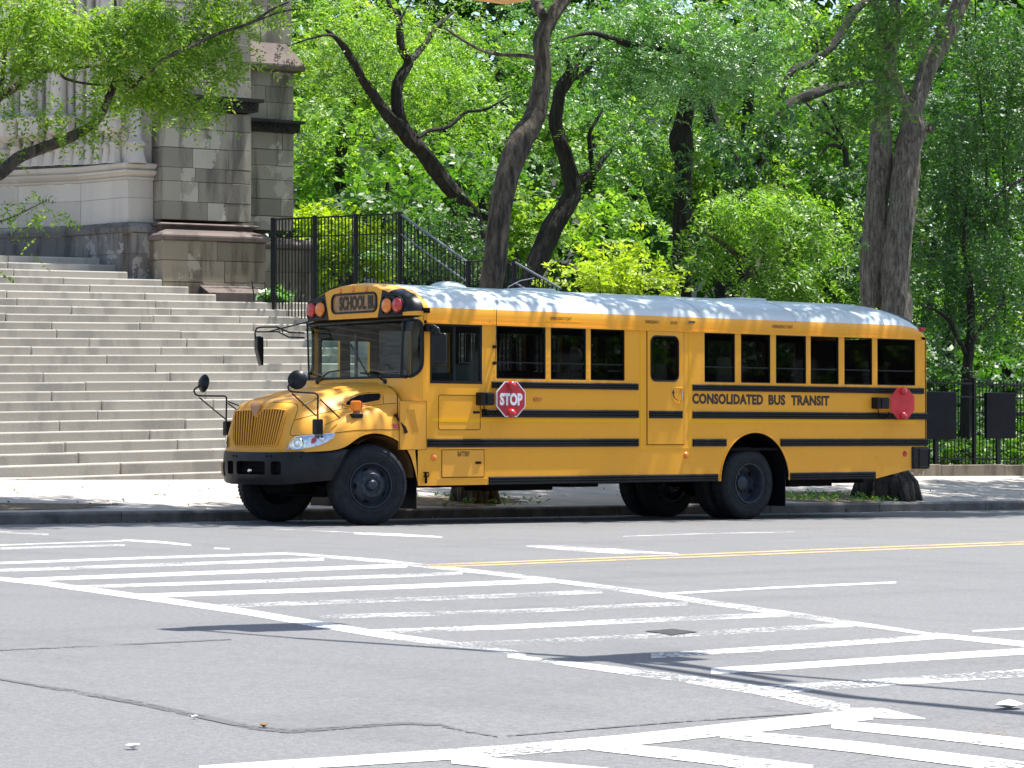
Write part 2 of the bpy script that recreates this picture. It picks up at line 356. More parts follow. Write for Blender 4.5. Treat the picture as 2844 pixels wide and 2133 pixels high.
def text(name,body,m,parent,P,ux,uy,width,height,bold=.0,thick=.003,label=None,space=1.):
    """lettering whose lower left corner is at P, filling width x height along ux, uy"""
    cu=bpy.data.curves.new(name,'FONT'); cu.body=body; cu.extrude=.01; cu.offset=bold; cu.space_character=space; cu.resolution_u=3
    o=bpy.data.objects.new(name,cu); COL.objects.link(o)
    dg=bpy.context.evaluated_depsgraph_get(); me=bpy.data.meshes.new_from_object(o.evaluated_get(dg))
    bpy.data.objects.remove(o); bpy.data.curves.remove(cu)
    co=np.empty(len(me.vertices)*3); me.vertices.foreach_get('co',co); co=co.reshape(-1,3)
    mn=co.min(0); mx=co.max(0); P=np.array(P,float); ux=np.array(ux,float); uy=np.array(uy,float); uz=np.cross(ux,uy)
    a=(co[:,0]-mn[0])/(mx[0]-mn[0])*width; b=(co[:,1]-mn[1])/(mx[1]-mn[1])*height; c=np.where(co[:,2]>0,thick,0)
    co=P+a[:,None]*ux+b[:,None]*uy+c[:,None]*uz
    me.vertices.foreach_set('co',co.ravel()); me.materials.clear(); me.materials.append(m); me.name=name
    o=link(name,me,parent)
    if label: o['label']=label
    return o
# ================================================================== SCHOOL BUS
BW=2.40; YC=1.20
bus=empty('school_bus',(0,0,0),'yellow school bus with white roof and black rub rails parked at the kerb','school bus')
def side(Y): return lambda a,b: (a,Y,b)
# body side with window and wheel arch cut-outs
WIN=[(2.018,2.88),(2.967,3.605),(3.686,4.315),(5.84,6.448),(6.564,7.163),(7.275,7.906),(7.997,8.597),(8.715,9.325),(9.435,10.283)]
arc=[(6.846-.693*math.cos(PI*i/28),.5+.69*math.sin(PI*i/28)) for i in range(29)]
outer=[(.70,.5)]+arc+[(9.38,.5),(10.18,.635),(10.52,.635),(10.52,2.64),(.79,2.64),(.79,.97),(.70,.97)]
holes=[rr(.90,1.77,1.825,2.60,.03,3)]+[rr(a,b,1.90,2.60,.015,2) for a,b in WIN]+[rr(4.796,5.328,1.903,2.533,.09)]
mb=MB(); panel(mb,outer,holes,side(0.),None,lambda a,b:(a,.05,b))
panel(mb,[(.95,.5),(10.52,.5),(10.52,2.64),(.79,2.64),(.79,1.0),(.95,1.0)],[rr(.88,1.19,.9,2.44,.02,2),rr(1.36,1.70,.9,2.44,.02,2),rr(1.86,2.42,1.9,2.6,.02,2)]+[rr(a+.6,a+1.14,1.9,2.6,.02,2) for a in (1.98,2.68,3.38,4.08,4.78,5.48,6.18,6.88,7.58,8.28,8.98)],side(BW),None,lambda a,b:(a,BW-.05,b))
mb.box(10.50,10.53,.0,BW,.635,2.64)
# arch liner
mb.build('body',M['yellow'],bus)
mb=MB()   # front shell: curved corners either side of the windshield
AL=.30; FW=BW-.34
def bow(Y): return -.035*(1-((Y-YC)/1.2)**2)
def FS(t,z,off=0.):
    if t<0: return (.79-t,0.-off,z)
    T=2*AL+FW
    if t>T: return (.79+(t-T),BW+off,z)
    if t<AL or t>T-AL:
        a=(t/AL if t<AL else (T-t)/AL)*PI/2
        x=.79-.21*math.sin(a); y=.17*(1-math.cos(a)); nx,ny=math.sin(a),math.cos(a)
        X=x-off*nx; Y=y-off*ny
        if t>T-AL: Y=BW-Y
        return (X+bow(min(max(Y,0),BW))*math.sin(a),Y,z)
    Y=.17+(t-AL); return (.58+bow(Y)-off,Y,z)
TT=2*AL+FW
wsh=rr(.015,TT-.015,1.905,2.655,[.20,.20,.13,.13],7)
panel(mb,[(0,.97),(TT,.97),(TT,2.70),(0,2.70)],[wsh],FS,(.05,.12))
mb.build('front_body',M['yellow'],bus,smooth=True)
mb=MB(); panel(mb,wsh,[],lambda a,b:FS(a,b,-.012),(.04,.2)); ws=mb.build('windshield',M['glass'],bus,smooth=True)
mb=MB(); loop_tube(mb,wsh,lambda a,b:FS(a,b,.004),.021,8)
for t in (AL+.02,TT-AL-.02):
    dx=-.09 if t<1 else .09
    mb.tube([FS(t-(dx*.0),1.905,.002),FS(t+dx*.6,2.655,.002)],.013,6)
mb.build('gasket',M['black'],ws,smooth=True)
mb=MB(); mb.box(.555,.56,2.25,2.33,1.93,2.0); o=mb.build('sticker',M['white'],ws)
# roof
RP=[(0,2.60),(0,2.70),(0,2.76),(.012,2.81),(.05,2.875),(.13,2.945),(.25,3.005),(.42,3.063),(.65,3.115),(.92,3.153),(1.20,3.170)]
RPF=RP+[(BW-a,b) for a,b in RP[-2::-1]]
mb=MB(); xs=[.80,.88,2,4,6,8,9.7]+[9.7+.82*math.sin(PI/2*i/8) for i in range(1,9)]
rows=[]
for X in xs:
    s_=1 if X<=9.7 else max(0,1-((X-9.7)/.821)**2.5)**.4
    rows.append([(X,y,2.60+(z-2.60)*s_) for y,z in RPF])
vs=[p for r in rows for p in r]; n=len(RPF); roofb=roofw=None
yel=MB(); whi=MB()
for i in range(len(xs)-1):
    for j in range(n-1):
        white = 3<=j<n-4 and .87<xs[i]<10.35
        (whi if white else yel).add([rows[i][j],rows[i+1][j],rows[i+1][j+1],rows[i][j+1]],[(0,1,2,3)])
roof=whi.build('roof',M['roof'],bus,smooth=True,merge=True); yel.build('roof_edge',M['yellow'],bus,smooth=True,merge=True)
for X in (2.0,3.9,5.8,7.7,9.6):     # roof seams
    mb=MB(); mb.tube([(X,y-.002,z+.002) for y,z in RP[3:]],.006,4,False); mb.build('roof_seam',M['roof'],roof)
for hx,nm in ((3.55,'roof_hatch'),(7.7,'roof_hatch')):
    mb=MB(); mb.box(hx-.3,hx+.3,.9,1.5,3.13,3.185); mb.build(nm,M['roof'],roof,bevel=.02)
mb=MB(); mb.lathe([(.0,.09),(.10,.085),(.20,.06),(.26,.02),(.28,-.03)],(2.15,1.2,3.15),(0,0,1),24); mb.build('roof_vent',M['roof'],roof,smooth=True)
mb=MB(); mb.tube([(3.3,1.35,3.14),(3.33,1.3,3.22),(3.45,1.2,3.3),(3.62,1.1,3.34)],.006,5); mb.build('aerial',M['chrome'],roof)
# front cap
def capP(j,a):
    y,z=RPF[j]; jj=min(j,n-1-j); y0,z0=RP[jj]
    w_=.17+(.035-.17)*max(0,min(1,(z0-2.81)/.30)); ins=w_*(1-math.sin(a))
    pa=RP[max(jj-1,0)]; pb=RP[min(jj+1,len(RP)-1)] if jj<len(RP)-1 else (RP[-1][0]+.1,RP[-1][1]); tx,tz=pb[0]-pa[0],pb[1]-pa[1]; L=math.hypot(tx,tz); nx,nz=tz/L,-tx/L
    yy=y0+nx*ins; zz=z0+nz*ins
    if j>n-1-j: yy=BW-yy
    X=.58+.23*(1-math.cos(a)); return (X+bow(yy)*(1-math.sin(a)),yy,max(zz,2.60) if jj<3 else zz)
def bandj(j): jj=min(j,n-2-j); return jj
NA=7; yel=MB(); blk=[MB(),MB()]
INL=7   # profile index of the inner edge of the black light panels (Y=.42)
for j in range(1,n-2):
    jj=min(j,n-2-j)
    for i in range(NA):
        a0=PI/2*i/NA; a1=PI/2*(i+1)/NA
        tgt = blk[0 if j<n/2 else 1] if (1<jj<INL) else yel
        tgt.add([capP(j,a0),capP(j,a1),capP(j+1,a1),capP(j+1,a0)],[(0,1,2,3)])
# flat face of the cap
def face(Y,z,off=0): return (.58+bow(Y)-off-.02*max(0,(2.74-z)/.04 if z>2.70 else 1)*0,Y,z)
top=[capP(j,0)[1:] for j in range(2,n-2)]
def ztop(Y):
    ys=[p[0] for p in top]; zs=[p[1] for p in top]; return float(np.interp(Y,ys,zs))
ys_=[p[0] for p in top]
def inner(z): return .655-(z-2.714)/(3.077-2.714)*.10
yi=inner(3.04)
pn=[(inner(2.69),2.69),(yi,ztop(yi))]
sgn=rr(.68,1.665,2.772,3.02,.085,6)
cen=[(inner(2.69),2.69)]+[(y,ztop(y)) for y in np.linspace(yi,BW-yi,13)]+[(BW-inner(2.69),2.69)]
panel(yel,cen,[sgn],lambda a,b:face(a,b),(.15,.08))
cap=yel.build('front_cap',M['yellow'],bus,smooth=True,merge=True)
for k in (0,1):
    y0=min(ys_)
    pl=[(inner(2.69),2.69),(y0,2.69)]+[(y,ztop(y)) for y in np.linspace(y0,yi,9)]
    if k: pl=[(BW-a,b) for a,b in pl]
    rec=rr(.17,.53,2.735,2.95,.05,5); 
    if k: rec=[(BW-a,b) for a,b in rec]
    panel(blk[k],pl,[],lambda a,b:face(a,b,.004),(.1,.08))
    lp=blk[k].build('light_panel',M['blackpl'],bus,smooth=True,merge=True)
    mb=MB(); rc=rr(.16,.545,2.722,2.975,[.03,.03,.05,.15],6)
    if k: rc=[(BW-a,b) for a,b in rc]
    loop_tube(mb,rc,lambda a,b:face(a,b,.008),.009,6); mb.build('recess_rim',M['blackpl'],lp,smooth=True)
    for yy,mm in ((.24,'lensR'),(.452,'lensA')):
        Y=BW-yy-.03 if k else yy
        mb=MB(); c=face(Y,2.838,.0); mb.lathe([(.0,.055),(.05,.052),(.085,.04),(.098,.018),(.098,0)],c,(-1,-.02,0),28)
        o=mb.build('warning_lamp',M[mm],lp,smooth=True,label='red flashing lamp lens' if mm=='lensR' else 'amber flashing lamp lens')
        mb=MB(); mb.lathe([(.098,.0),(.108,.0),(.108,.014),(.098,.02)],c,(-1,-.02,0),28); mb.build('lamp_rim',M['blackpl'],o,smooth=True)
mb=MB(); panel(mb,sgn,[],lambda a,b:face(a,b,-.012),(.2,.1)); sg=mb.build('destination_sign',M['signface'],bus,smooth=True)
mb=MB(); loop_tube(mb,sgn,lambda a,b:face(a,b,.004),.014,8); mb.build('sign_frame',M['black'],sg,smooth=True)
text('sign_lettering','SCHOOL BU',M['letter'],sg,(.552,1.505,2.807),(0,-1,0),(0,0,1),.80,.185,.035,.002,'black condensed letters reading SCHOOL BU')
for Y in (.905,1.19,1.474):
    mb=MB(); mb.lathe([(0,.022),(.028,.02),(.042,.012),(.048,-.01)],(.592+bow(Y),Y,3.088-.012*abs(Y-1.2)/.28),(-.93,0,.36),18); mb.build('marker_lamp',M['lensA'],cap,smooth=True)
# drip rail and riveted band
mb=MB(); mb.box(.84,10.40,-.022,.0,2.60,2.625); mb.box(.84,10.40,-.006,0.004,2.625,2.69)
X=.86
while X<10.4:
    mb.box(X,X+.012,-.010,-.006,2.655,2.667); X+=.05
mb.build('drip_rail',M['yellow'],bus)
mb=MB(); X=.92
rv=[]
for z in (1.885,):
    x=2.0
    while x<10.4: rv.append((x,z)); x+=.09
for a,b in WIN:
    for z in np.arange(1.93,2.6,.09): rv+= [(a-.03,z),(b+.03,z)]
for x in (4.59,5.57,10.44,.83): rv+=[(x,z) for z in np.arange(.6,2.58,.085)]
rv+=[(7.95,z) for z in np.arange(.6,1.85,.08) if abs(z-1.05)>.07 and abs(z-1.44)>.07]+[(1.93,z) for z in np.arange(1.12,1.36,.035)]
for x,z in rv: mb.box(x-.006,x+.006,-.004,0.001,z-.006,z+.006)
mb.build('rivets',M['yellow'],bus)['kind']='stuff'
# rub rails
def rail(x0,x1,zc,h,bus=bus):
    mb=MB(); P=[(0,-h/2),(-.016,-h/2),(-.024,-h/2+.012),(-.024,-h*.22),(-.012,-h*.16),(-.024,-h*.10),(-.024,h*.10),(-.012,h*.16),(-.024,h*.22),(-.024,h/2-.012),(-.016,h/2),(0,h/2)]
    mb.prism(P,lambda a,b,d:(d,a,zc+b),x0,x1); mb.build('rub_rail',M['black'],bus)
for a in ((1.934,4.555,1.820,.088),(1.762,4.562,1.442,.105),(.852,4.561,1.050,.108),(1.885,6.09,.552,.105),(4.763,5.398,1.440,.105),
          (5.606,10.46,1.822,.088),(5.605,10.55,1.438,.10),(5.605,6.258,1.046,.105),(7.362,10.55,1.044,.108),(7.546,9.374,.553,.105)): rail(*a)
mb=MB(); mb.box(.908,4.60,-.003,.001,1.325,1.375); mb.box(5.58,10.28,-.003,.001,1.325,1.385)
mb.box(4.605,4.632,-.0035,.001,.985,2.60); mb.box(5.54,5.563,-.0035,.001,.985,2.60); mb.box(4.605,5.563,-.0037,.001,.965,.985)
mb.box(2.85,3.5,-.0075,.0,2.682,2.692); mb.box(4.62,5.3,-.0075,.0,2.682,2.692); mb.box(7.1,7.95,-.0075,.0,2.682,2.692)
mb.build('reflective_tape',M['tape'],bus)
# windows
def window(x0,x1,z0,z1,first=False,name='window',thick=.014):
    mb=MB(); t=thick
    mb.box(x0,x0+t,.006,.05,z0,z1); mb.box(x1-t,x1,.006,.05,z0,z1); mb.box(x0+t,x1-t,.006,.05,z0,z0+t); mb.box(x0+t,x1-t,.006,.05,z1-t,z1)
    mb.box(x0+t,x1-t,.018,.032,z0+.30*(z1-z0),z0+.30*(z1-z0)+.018)
    fr=mb.build(name,M['black'],bus)
    mb=MB(); mb.box(x0+t,x1-t,.026,.029,z0+t,z0+.31*(z1-z0)); mb.build('pane',M['tint'],fr)
    mb=MB(); mb.box(x0+t,x1-t,.034,.037,z0+.31*(z1-z0),z1-t-(.08 if not first else .0)); mb.build('pane',M['tint'],fr)
for i,(a,b) in enumerate(WIN): window(a,b,1.90,2.60)
mb=MB(); x0,x1,z0,z1=.90,1.77,1.825,2.60; t=.024
mb.box(x0,x0+t,-.004,.05,z0,z1); mb.box(x1-t,x1,-.004,.05,z0,z1); mb.box(x0+t,x1-t,-.004,.05,z0,z0+t+.012); mb.box(x0+t,x1-t,-.004,.05,z1-t,z1); mb.box(1.30,1.33,.01,.04,z0+t,z1-t)
dw=mb.build('driver_window',M['black'],bus); mb=MB(); mb.box(x0+t,1.30,.02,.023,z0+t,z1-t); mb.build('pane',M['glassd'],dw); mb=MB(); mb.box(1.33,x1-t,.02,.023,z0+t,z1-t); mb.build('pane',M['glassd'],dw)
# emergency door
mb=MB(); sm=[(4.728,2.606),(5.435,2.606),(5.435,1.019),(4.728,1.019)]
def strip(mb,pts,Y,w_):
    for i in range(len(pts)):
        a=pts[i]; b=pts[(i+1)%len(pts)]
        mb.box(min(a[0],b[0])-w_,max(a[0],b[0])+w_,Y,.002,min(a[1],b[1])-w_,max(a[1],b[1])+w_)
panel(mb,rr(4.735,5.428,1.026,2.598,.01,2),[rr(4.796,5.328,1.903,2.533,.09)],lambda a,b:(a,-.009,b),None,lambda a,b:(a,.012,b))
ed=mb.build('emergency_door',M['yellow'],bus)
mb=MB()
for i in range(4):
    a=sm[i]; b=sm[(i+1)%4]; mb.box(min(a[0],b[0])-.004,max(a[0],b[0])+.004,-.003,.002,min(a[1],b[1])-.004,max(a[1],b[1])+.004)
mb.build('door_seam',M['dark'],ed)
mb=MB(); g=rr(4.80,5.324,1.907,2.529,.088); loop_tube(mb,g,lambda a,b:(a,-.010,b),.012,6); dwf=mb.build('door_window',M['black'],ed,smooth=True)
mb=MB(); panel(mb,rr(4.796,5.328,1.903,2.533,.09),[],side(.010)); panel(mb,rr(4.796,5.328,1.903,2.533,.09),[],side(.014)); mb.build('pane',M['tint'],dwf)
mb=MB(); loop_tube(mb,rr(5.19,5.40,1.60,1.815,[.13,.03,.02,.02],5),lambda a,b:(a,-.010,b),.005,5); mb.build('handle_recess',M['yellow'],ed,smooth=True)
mb=MB(); mb.tube([(5.365,-.01,1.78),(5.365,-.045,1.77),(5.37,-.045,1.64),(5.37,-.01,1.63)],.013,8); mb.build('handle',M['chrome'],ed,smooth=True)
mb=MB(); P=[(5.225+.12-.12*math.cos(a),1.735-.10*math.sin(a)) for a in np.linspace(0,1.35,8)]
vsx=[]; 
for i,(a,b) in enumerate(P): w_=.012; vsx+=[(a-w_,-.0115,b),(a+w_,-.0115,b)]
mb.add(vsx,[(2*i,2*i+1,2*i+3,2*i+2) for i in range(7)]); mb.add([(5.195,-.0115,1.735),(5.255,-.0115,1.735),(5.225,-.0115,1.79)],[(0,1,2)])
mb.build('arrow_mark',M['letter'],ed)
# lettering
L_=lambda *a,**k: text(*a,**k)
for wd,xa,ln in (('CONSOLIDATED',0,1.41),('BUS',1.52,.345),('TRANSIT',1.985,.805)):
    text('company_lettering',wd,M['letter'],bus,(5.600+xa,-.002,1.592-.0035*xa),(1,0,-.0035),(0,0,1),ln,.150,.045,.002,'black capitals reading '+wd,1.06)
text('small_lettering','EMERGENCY EXIT',M['letter'],bus,(2.965,-.008,2.702),(1,0,0),(0,0,1),.37,.042,.0,.001)
text('small_lettering','EMERGENCY EXIT',M['letter'],bus,(7.20,-.008,2.700),(1,0,0),(0,0,1),.42,.045,.0,.001)
text('small_lettering','EMERGENCY',M['letter'],bus,(4.70,-.008,2.702),(1,0,0),(0,0,1),.26,.042,.0,.001)
text('small_lettering','DOOR',M['letter'],bus,(5.18,-.008,2.702),(1,0,0),(0,0,1),.125,.042,.0,.001)
# driver side panel, battery box, cowl panel
def outline(name,pts,Y=-.003,w_=.004,m='dark',parent=bus,fill=None):
    mb=MB(); loop_tube(mb,pts,lambda a,b:(a,Y+.001,b),w_,5)
    o=mb.build(name,M[m],parent); return o
pnl=outline('side_hatch',rr(1.039,1.74,1.223,1.675,.03)); mb=MB(); mb.box(1.62,1.72,-.014,0,1.437,1.467); mb.build('latch',M['blackpl'],pnl)
mb=MB(); mb.box(1.098,1.80,-.006,0,.608,.957); bt=mb.build('battery_door',M['yellow2'],bus,bevel=.004)
mb=MB(); loop_tube(mb,[(1.092,.602),(1.806,.602),(1.806,.963),(1.092,.963)],lambda a,b:(a,-.002,b),.005,5); mb.build('door_seam',M['dark'],bt)
mb=MB(); mb.box(1.655,1.745,-.016,-.004,.775,.807); mb.build('latch',M['blackpl'],bt)
mb=MB(); mb.box(1.029,1.90,-.012,0,.966,.990); mb.box(1.029,1.85,-.006,0,.577,.585); mb.build('battery_trim',M['yellow'],bt)
text('lettering','BATTERY',M['letter'],bt,(1.355,-.007,.875),(1,0,0),(0,0,1),.205,.065,.02,.001)
mb=MB(); mb.box(.40,.836,-.006,.03,.966,1.594); cp=mb.build('cowl_panel',M['yellow2'],bus,bevel=.003)
mb=MB(); loop_tube(mb,[(.40,.966),(.836,.966),(.836,1.594),(.40,1.594)],lambda a,b:(a,-.006,b),.003,4); mb.build('panel_seam',M['dark'],cp)
mb=MB(); panel(mb,[(.50,1.49),(.645,1.49),(.71,1.19),(.60,1.19)],[],side(-.008)); gm=mb.build('vent_screen',M['yellow2'],cp)
mb=MB()
for i in range(22):
    z=1.20+.0132*i; xa=.60-(z-1.19)/.30*.10; xb=.71-(z-1.19)/.30*.065
    x=xa+.012+(.006 if i%2 else 0)
    while x<xb-.006: mb.lathe([(0,.0012),(.0045,.001)],(x,-.008,z),(0,-1,0),5); x+=.0135
mb.build('vent_hole',M['dark'],gm)
# stop sign arms
def octo(r,c=(0,0)): return [(c[0]+r*1.02*math.cos(PI/8+k*PI/4),c[1]+r*math.sin(PI/8+k*PI/4)) for k in range(8)]
def stopsign(xc,zc,mface,letters,yaw,xb0,xb1):
    mb=MB(); mb.box(xb0,xb1,-.13,0,1.545,1.715); mb.box(xb0+.08,xb1+.0,-.145,-.13,1.56,1.70)
    bx=mb.build('stop_arm',M['blackpl'],bus,bevel=.008)
    ca,sa=math.cos(yaw),math.sin(yaw); hx=xc-.24
    fn=lambda a,b,d:(hx+(a+.24)*ca,-.145-(a+.24)*sa-d,zc+b)
    r=.255
    mb=MB(); mb.prism(octo(r),lambda a,b,d:fn(a,b,d),0,.006); sgn_=mb.build('stop_sign',M['white'] if letters else M[mface],bx)
    if letters:
        mb=MB(); mb.prism(octo(r-.016),lambda a,b,d:fn(a,b,d),.005,.009); mb.build('sign_face',M[mface],sgn_)
        text('stop_lettering','STOP',M['white'],sgn_,fn(-.19,-.085,.0105),(ca,-sa,0),(0,0,1),.375,.165,.05,.002,'white letters reading STOP')
    for dz in (.185,-.185):
        mb=MB(); c=fn(.0,dz,.006); mb.lathe([(0,.075),(.03,.065),(.055,.035),(.062,.0)],c,(-sa,-ca,0),18); mb.build('flasher_lamp',M['lensR'],sgn_,smooth=True)
    mb=MB(); mb.tube([(xb0+.12,-.02,1.55),(xb0+.13,-.04,1.46),(xb0+.19,-.05,1.40),(xb0+.26,-.06,1.42),(xb0+.29,-.10,1.50)],.007,6); mb.build('cable',M['dark'],bx,smooth=True)
stopsign(2.135,1.628,'red',True,.05,1.665,1.87)
stopsign(9.80,1.628,'red2',False,.10,9.30,9.545)
# small fittings on the side
mb=MB(); mb.lathe([(0,.022),(.03,.02),(.045,.008),(.048,0)],(.96,0,.866),(0,-1,0),20); mb.build('side_marker',M['lensA'],bus,smooth=True,label='round amber marker behind the front wheel')
mb=MB(); mb.lathe([(0,.03),(.03,.026),(.045,.01),(.048,0)],(5.475,0,.872),(0,-1,0),20); mb.build('side_marker',M['lensA'],bus,smooth=True,label='round amber marker below the emergency door')
mb=MB(); mb.lathe([(0,.012),(.04,.01),(.045,.0)],(10.04,0,.87),(0,-1,0),20); mb.build('side_reflector',M['lensR'],bus,smooth=True,label='round red reflector ahead of the rear bumper')
mb=MB(); mb.prism(rr(2.66,2.79,1.612,1.655,.018,4),lambda a,b,d:(a,-d,b),0,.02); mb.build('side_turn_lamp',M['brownlens'] if 'brownlens' in M else M['plate'],bus)
mb=MB(); mb.prism(rr(5.50,5.63,2.722,2.758,.015,4),lambda a,b,d:(a,-d,b),0,.03); mb.build('door_lamp',M['chrome'],bus)
mb=MB(); mb.box(.77,.87,-.04,0,2.76,2.80); mb.box(.79,.88,-.03,0,2.735,2.76); mb.build('lamp_hood',M['dark'],bus,bevel=.005)
mb=MB(); mb.tube([(.81,-.02,.665),(.81,-.03,.60),(.81,-.03,.53)],.018,6); mb.tube([(.78,-.02,.67),(.86,-.02,.67),(.86,-.02,.62),(.78,-.02,.62)],.008,5); mb.build('door_latch',M['dark'],bus)
mb=MB(); mb.box(10.40,10.50,-.02,.12,2.735,2.785); mb.build('clearance_lamp',M['red'],bus,bevel=.01)
mb=MB(); mb.tube([(1.97,-.03,2.08),(1.985,-.035,2.5),(2.005,-.03,2.98)],.0045,5); an=mb.build('antenna',M['blackpl'],bus)
for z in (2.105,2.32):
    mb=MB(); mb.lathe([(0,.05),(.022,.045),(.026,.02),(.018,0)],(1.965,0,z),(0,-1,0),12); mb.build('antenna_mount',M['blackpl'],an,smooth=True)
# rear bumper, tail
mb=MB(); mb.box(10.19,10.57,-.035,BW+.035,.642,.972); rb=mb.build('rear_bumper',M['blackpl'],bus,bevel=.02)
mb=MB(); loop_tube(mb,rr(10.33,10.55,.672,.935,.015,3),lambda a,b:(a,-.037,b),.010,6); mb.build('bumper_rib',M['blackpl'],rb)
# wheels
def tyre_prof(s=1): return [(.285,.02),(.30,.004),(.33,.0),(.38,-.008),(.43,-.008),(.475,.006),(.502,.03),(.512,.055),(.515,.09),(.515,.19),(.512,.225),(.502,.25),(.475,.272),(.43,.286),(.38,.286),(.33,.28),(.30,.276),(.285,.26)]
def wheel(name,c,ax,dish,label):
    """c: wheel centre at its outer face, ax: outward axle direction"""
    ax=Vector(ax).normalized()
    mb=MB(); mb.lathe([(r,-h) for r,h in tyre_prof()],c,ax,56,closed=True)
    # tread blocks on the shoulders
    u=Vector((0,0,1)); v=ax.cross(u)
    for k in range(64):
        a=2*PI*k/64; d=(u*math.cos(a)+v*math.sin(a)); tt=(-u*math.sin(a)+v*math.cos(a))
        for h0,h1 in ((-.055,-.095),(-.185,-.225)):
            P=[Vector(c)+d*rr_+ax*h+tt*s_ for rr_ in (.508,.520) for h,s_ in ((h0,-.017),(h1,-.017),(h1,.017),(h0,.017))]
            mb.add(P,[(4,5,6,7),(0,1,5,4),(1,2,6,5),(2,3,7,6),(3,0,4,7)])
    root=mb.build(name,M['tyre'],bus,smooth=True,label=label)
    mb=MB()
    for r in (.35,.395,.455):
        mb.lathe([(r-.003,.0),(r-.003,.009 if r<.4 else .006),(r+.003,.009 if r<.4 else .006),(r+.003,.0)],c,ax,48)
    mb.build('sidewall_ring',M['tyre'],root,smooth=True)
    mb=MB()
    if not dish:
        mb.lathe([(.293,-.01),(.29,.004),(.278,.004),(.268,-.02),(.262,-.055),(.25,-.065),(.225,-.045),(.19,-.01),(.155,.02),(.15,.028),(.105,.03),(.10,.012),(.075,.010),(.07,.045),(.05,.065),(.0,.07)],c,ax,40)
    else:
        mb.lathe([(.293,-.01),(.288,.006),(.275,.004),(.262,-.03),(.252,-.10),(.245,-.165),(.20,-.175),(.155,-.165),(.12,-.155),(.112,-.125),(.095,-.115),(.07,-.10),(.0,-.09)],c,ax,40)
    rim=mb.build('rim',M['rim'],root,smooth=True)
    mb=MB(); nh=5
    for k in range(nh):
        a=2*PI*k/nh+.35; d=u*math.cos(a)+v*math.sin(a); h=-.035 if not dish else -.170
        cc=Vector(c)+d*.212+ax*(h+.012); t2=(-u*math.sin(a)+v*math.cos(a)); tl=(ax*1+d*(.85 if not dish else 0)).normalized(); t1=tl.cross(t2)
        ring=[cc+t2*.040*math.cos(b)+t1*.024*math.sin(b)+tl*.003 for b in np.linspace(0,2*PI,12,endpoint=False)]
        mb.add(ring,[tuple(range(12))])
    mb.build('hand_hole',M['dark'],rim)
    mb=MB()
    for k in range(10):
        a=2*PI*k/10; cc=Vector(c)+(u*math.cos(a)+v*math.sin(a))*(.128 if not dish else .135)+ax*(.028 if not dish else -.155)
        mb.lathe([(0,.022),(.011,.02),(.013,0)],cc,ax,6)
    mb.build('wheel_nut',M['rim'],rim)
    return root
st=math.radians(15)
wheel('front_wheel',(-.015,.055,.515),(-math.sin(st),-math.cos(st),0),False,'near front wheel turned slightly to the left')
wheel('front_wheel',(.06,2.33,.515),(math.sin(st),math.cos(st),0),False,'far front wheel seen from inside')
RX=6.80; RZ=.462
wheel('rear_wheel',(RX,.07,RZ),(0,-1,0),True,'near outer rear wheel with deep dished rim')
wheel('rear_wheel',(RX,.72,RZ),(0,1,0),False,'near inner rear wheel')
wheel('rear_wheel',(RX,2.33,RZ),(0,1,0),True,'far outer rear wheel')
wheel('rear_wheel',(RX,1.68,RZ),(0,-1,0),False,'far inner rear wheel')
def flap(x,y0,y1,z0,z1):
    mb=MB(); mb.box(x,x+.015,y0,y1,z0,z1); mb.build('mud_flap',M['blackpl'],bus,bevel=.005)
flap(.70,.04,.62,.20,.62); flap(.70,1.78,2.36,.20,.62); flap(7.52,.06,.72,.12,.60); flap(7.52,1.68,2.34,.12,.60)
# chassis
mb=MB(); mb.box(-.75,10.2,.82,.90,.56,.80); mb.box(-.75,10.2,1.50,1.58,.56,.80); mb.box(.75,10.45,.04,2.36,.93,.97)
for x in (-.6,.9,2.1,3.3,4.5,5.5,8.2,9.4): mb.box(x,x+.08,.90,1.50,.60,.76)
ch=mb.build('chassis',M['dark'],bus)
mb=MB(); mb.tube([(6.8,.35,RZ),(6.8,1.0,RZ),(6.8,1.05,RZ),(6.8,1.2,RZ),(6.8,1.35,RZ),(6.8,1.4,RZ),(6.8,2.05,RZ)],.08,10,rs=[.07,.08,.16,.21,.16,.08,.07]); mb.build('rear_axle',M['dark'],ch,smooth=True)
mb=MB(); mb.tube([(0,.3,.45),(0,2.1,.45)],.06,8); mb.tube([(-.25,.7,.38),(-.25,1.7,.38)],.03,6); mb.box(-.35,.35,.55,.8,.40,.50); mb.build('front_axle',M['dark'],ch)
mb=MB(); mb.tube([(2.2,1.2,.52),(6.4,1.2,.50)],.05,8); mb.box(2.35,3.55,.62,1.10,.40,.75); mb.box(3.62,4.15,.35,.9,.44,.62); mb.box(1.0,1.9,.5,1.9,.46,.9); mb.box(-.6,.6,.95,1.45,.42,.95); mb.build('driveline',M['dark'],ch,bevel=.06)
mb=MB(); mb.box(7.7,8.6,.15,.5,.40,.50); mb.box(9.5,10.1,.9,1.5,.42,.9); mb.tube([(9.6,.5,.55),(10.3,.5,.56)],.045,10); mb.build('exhaust',M['dark'],ch)
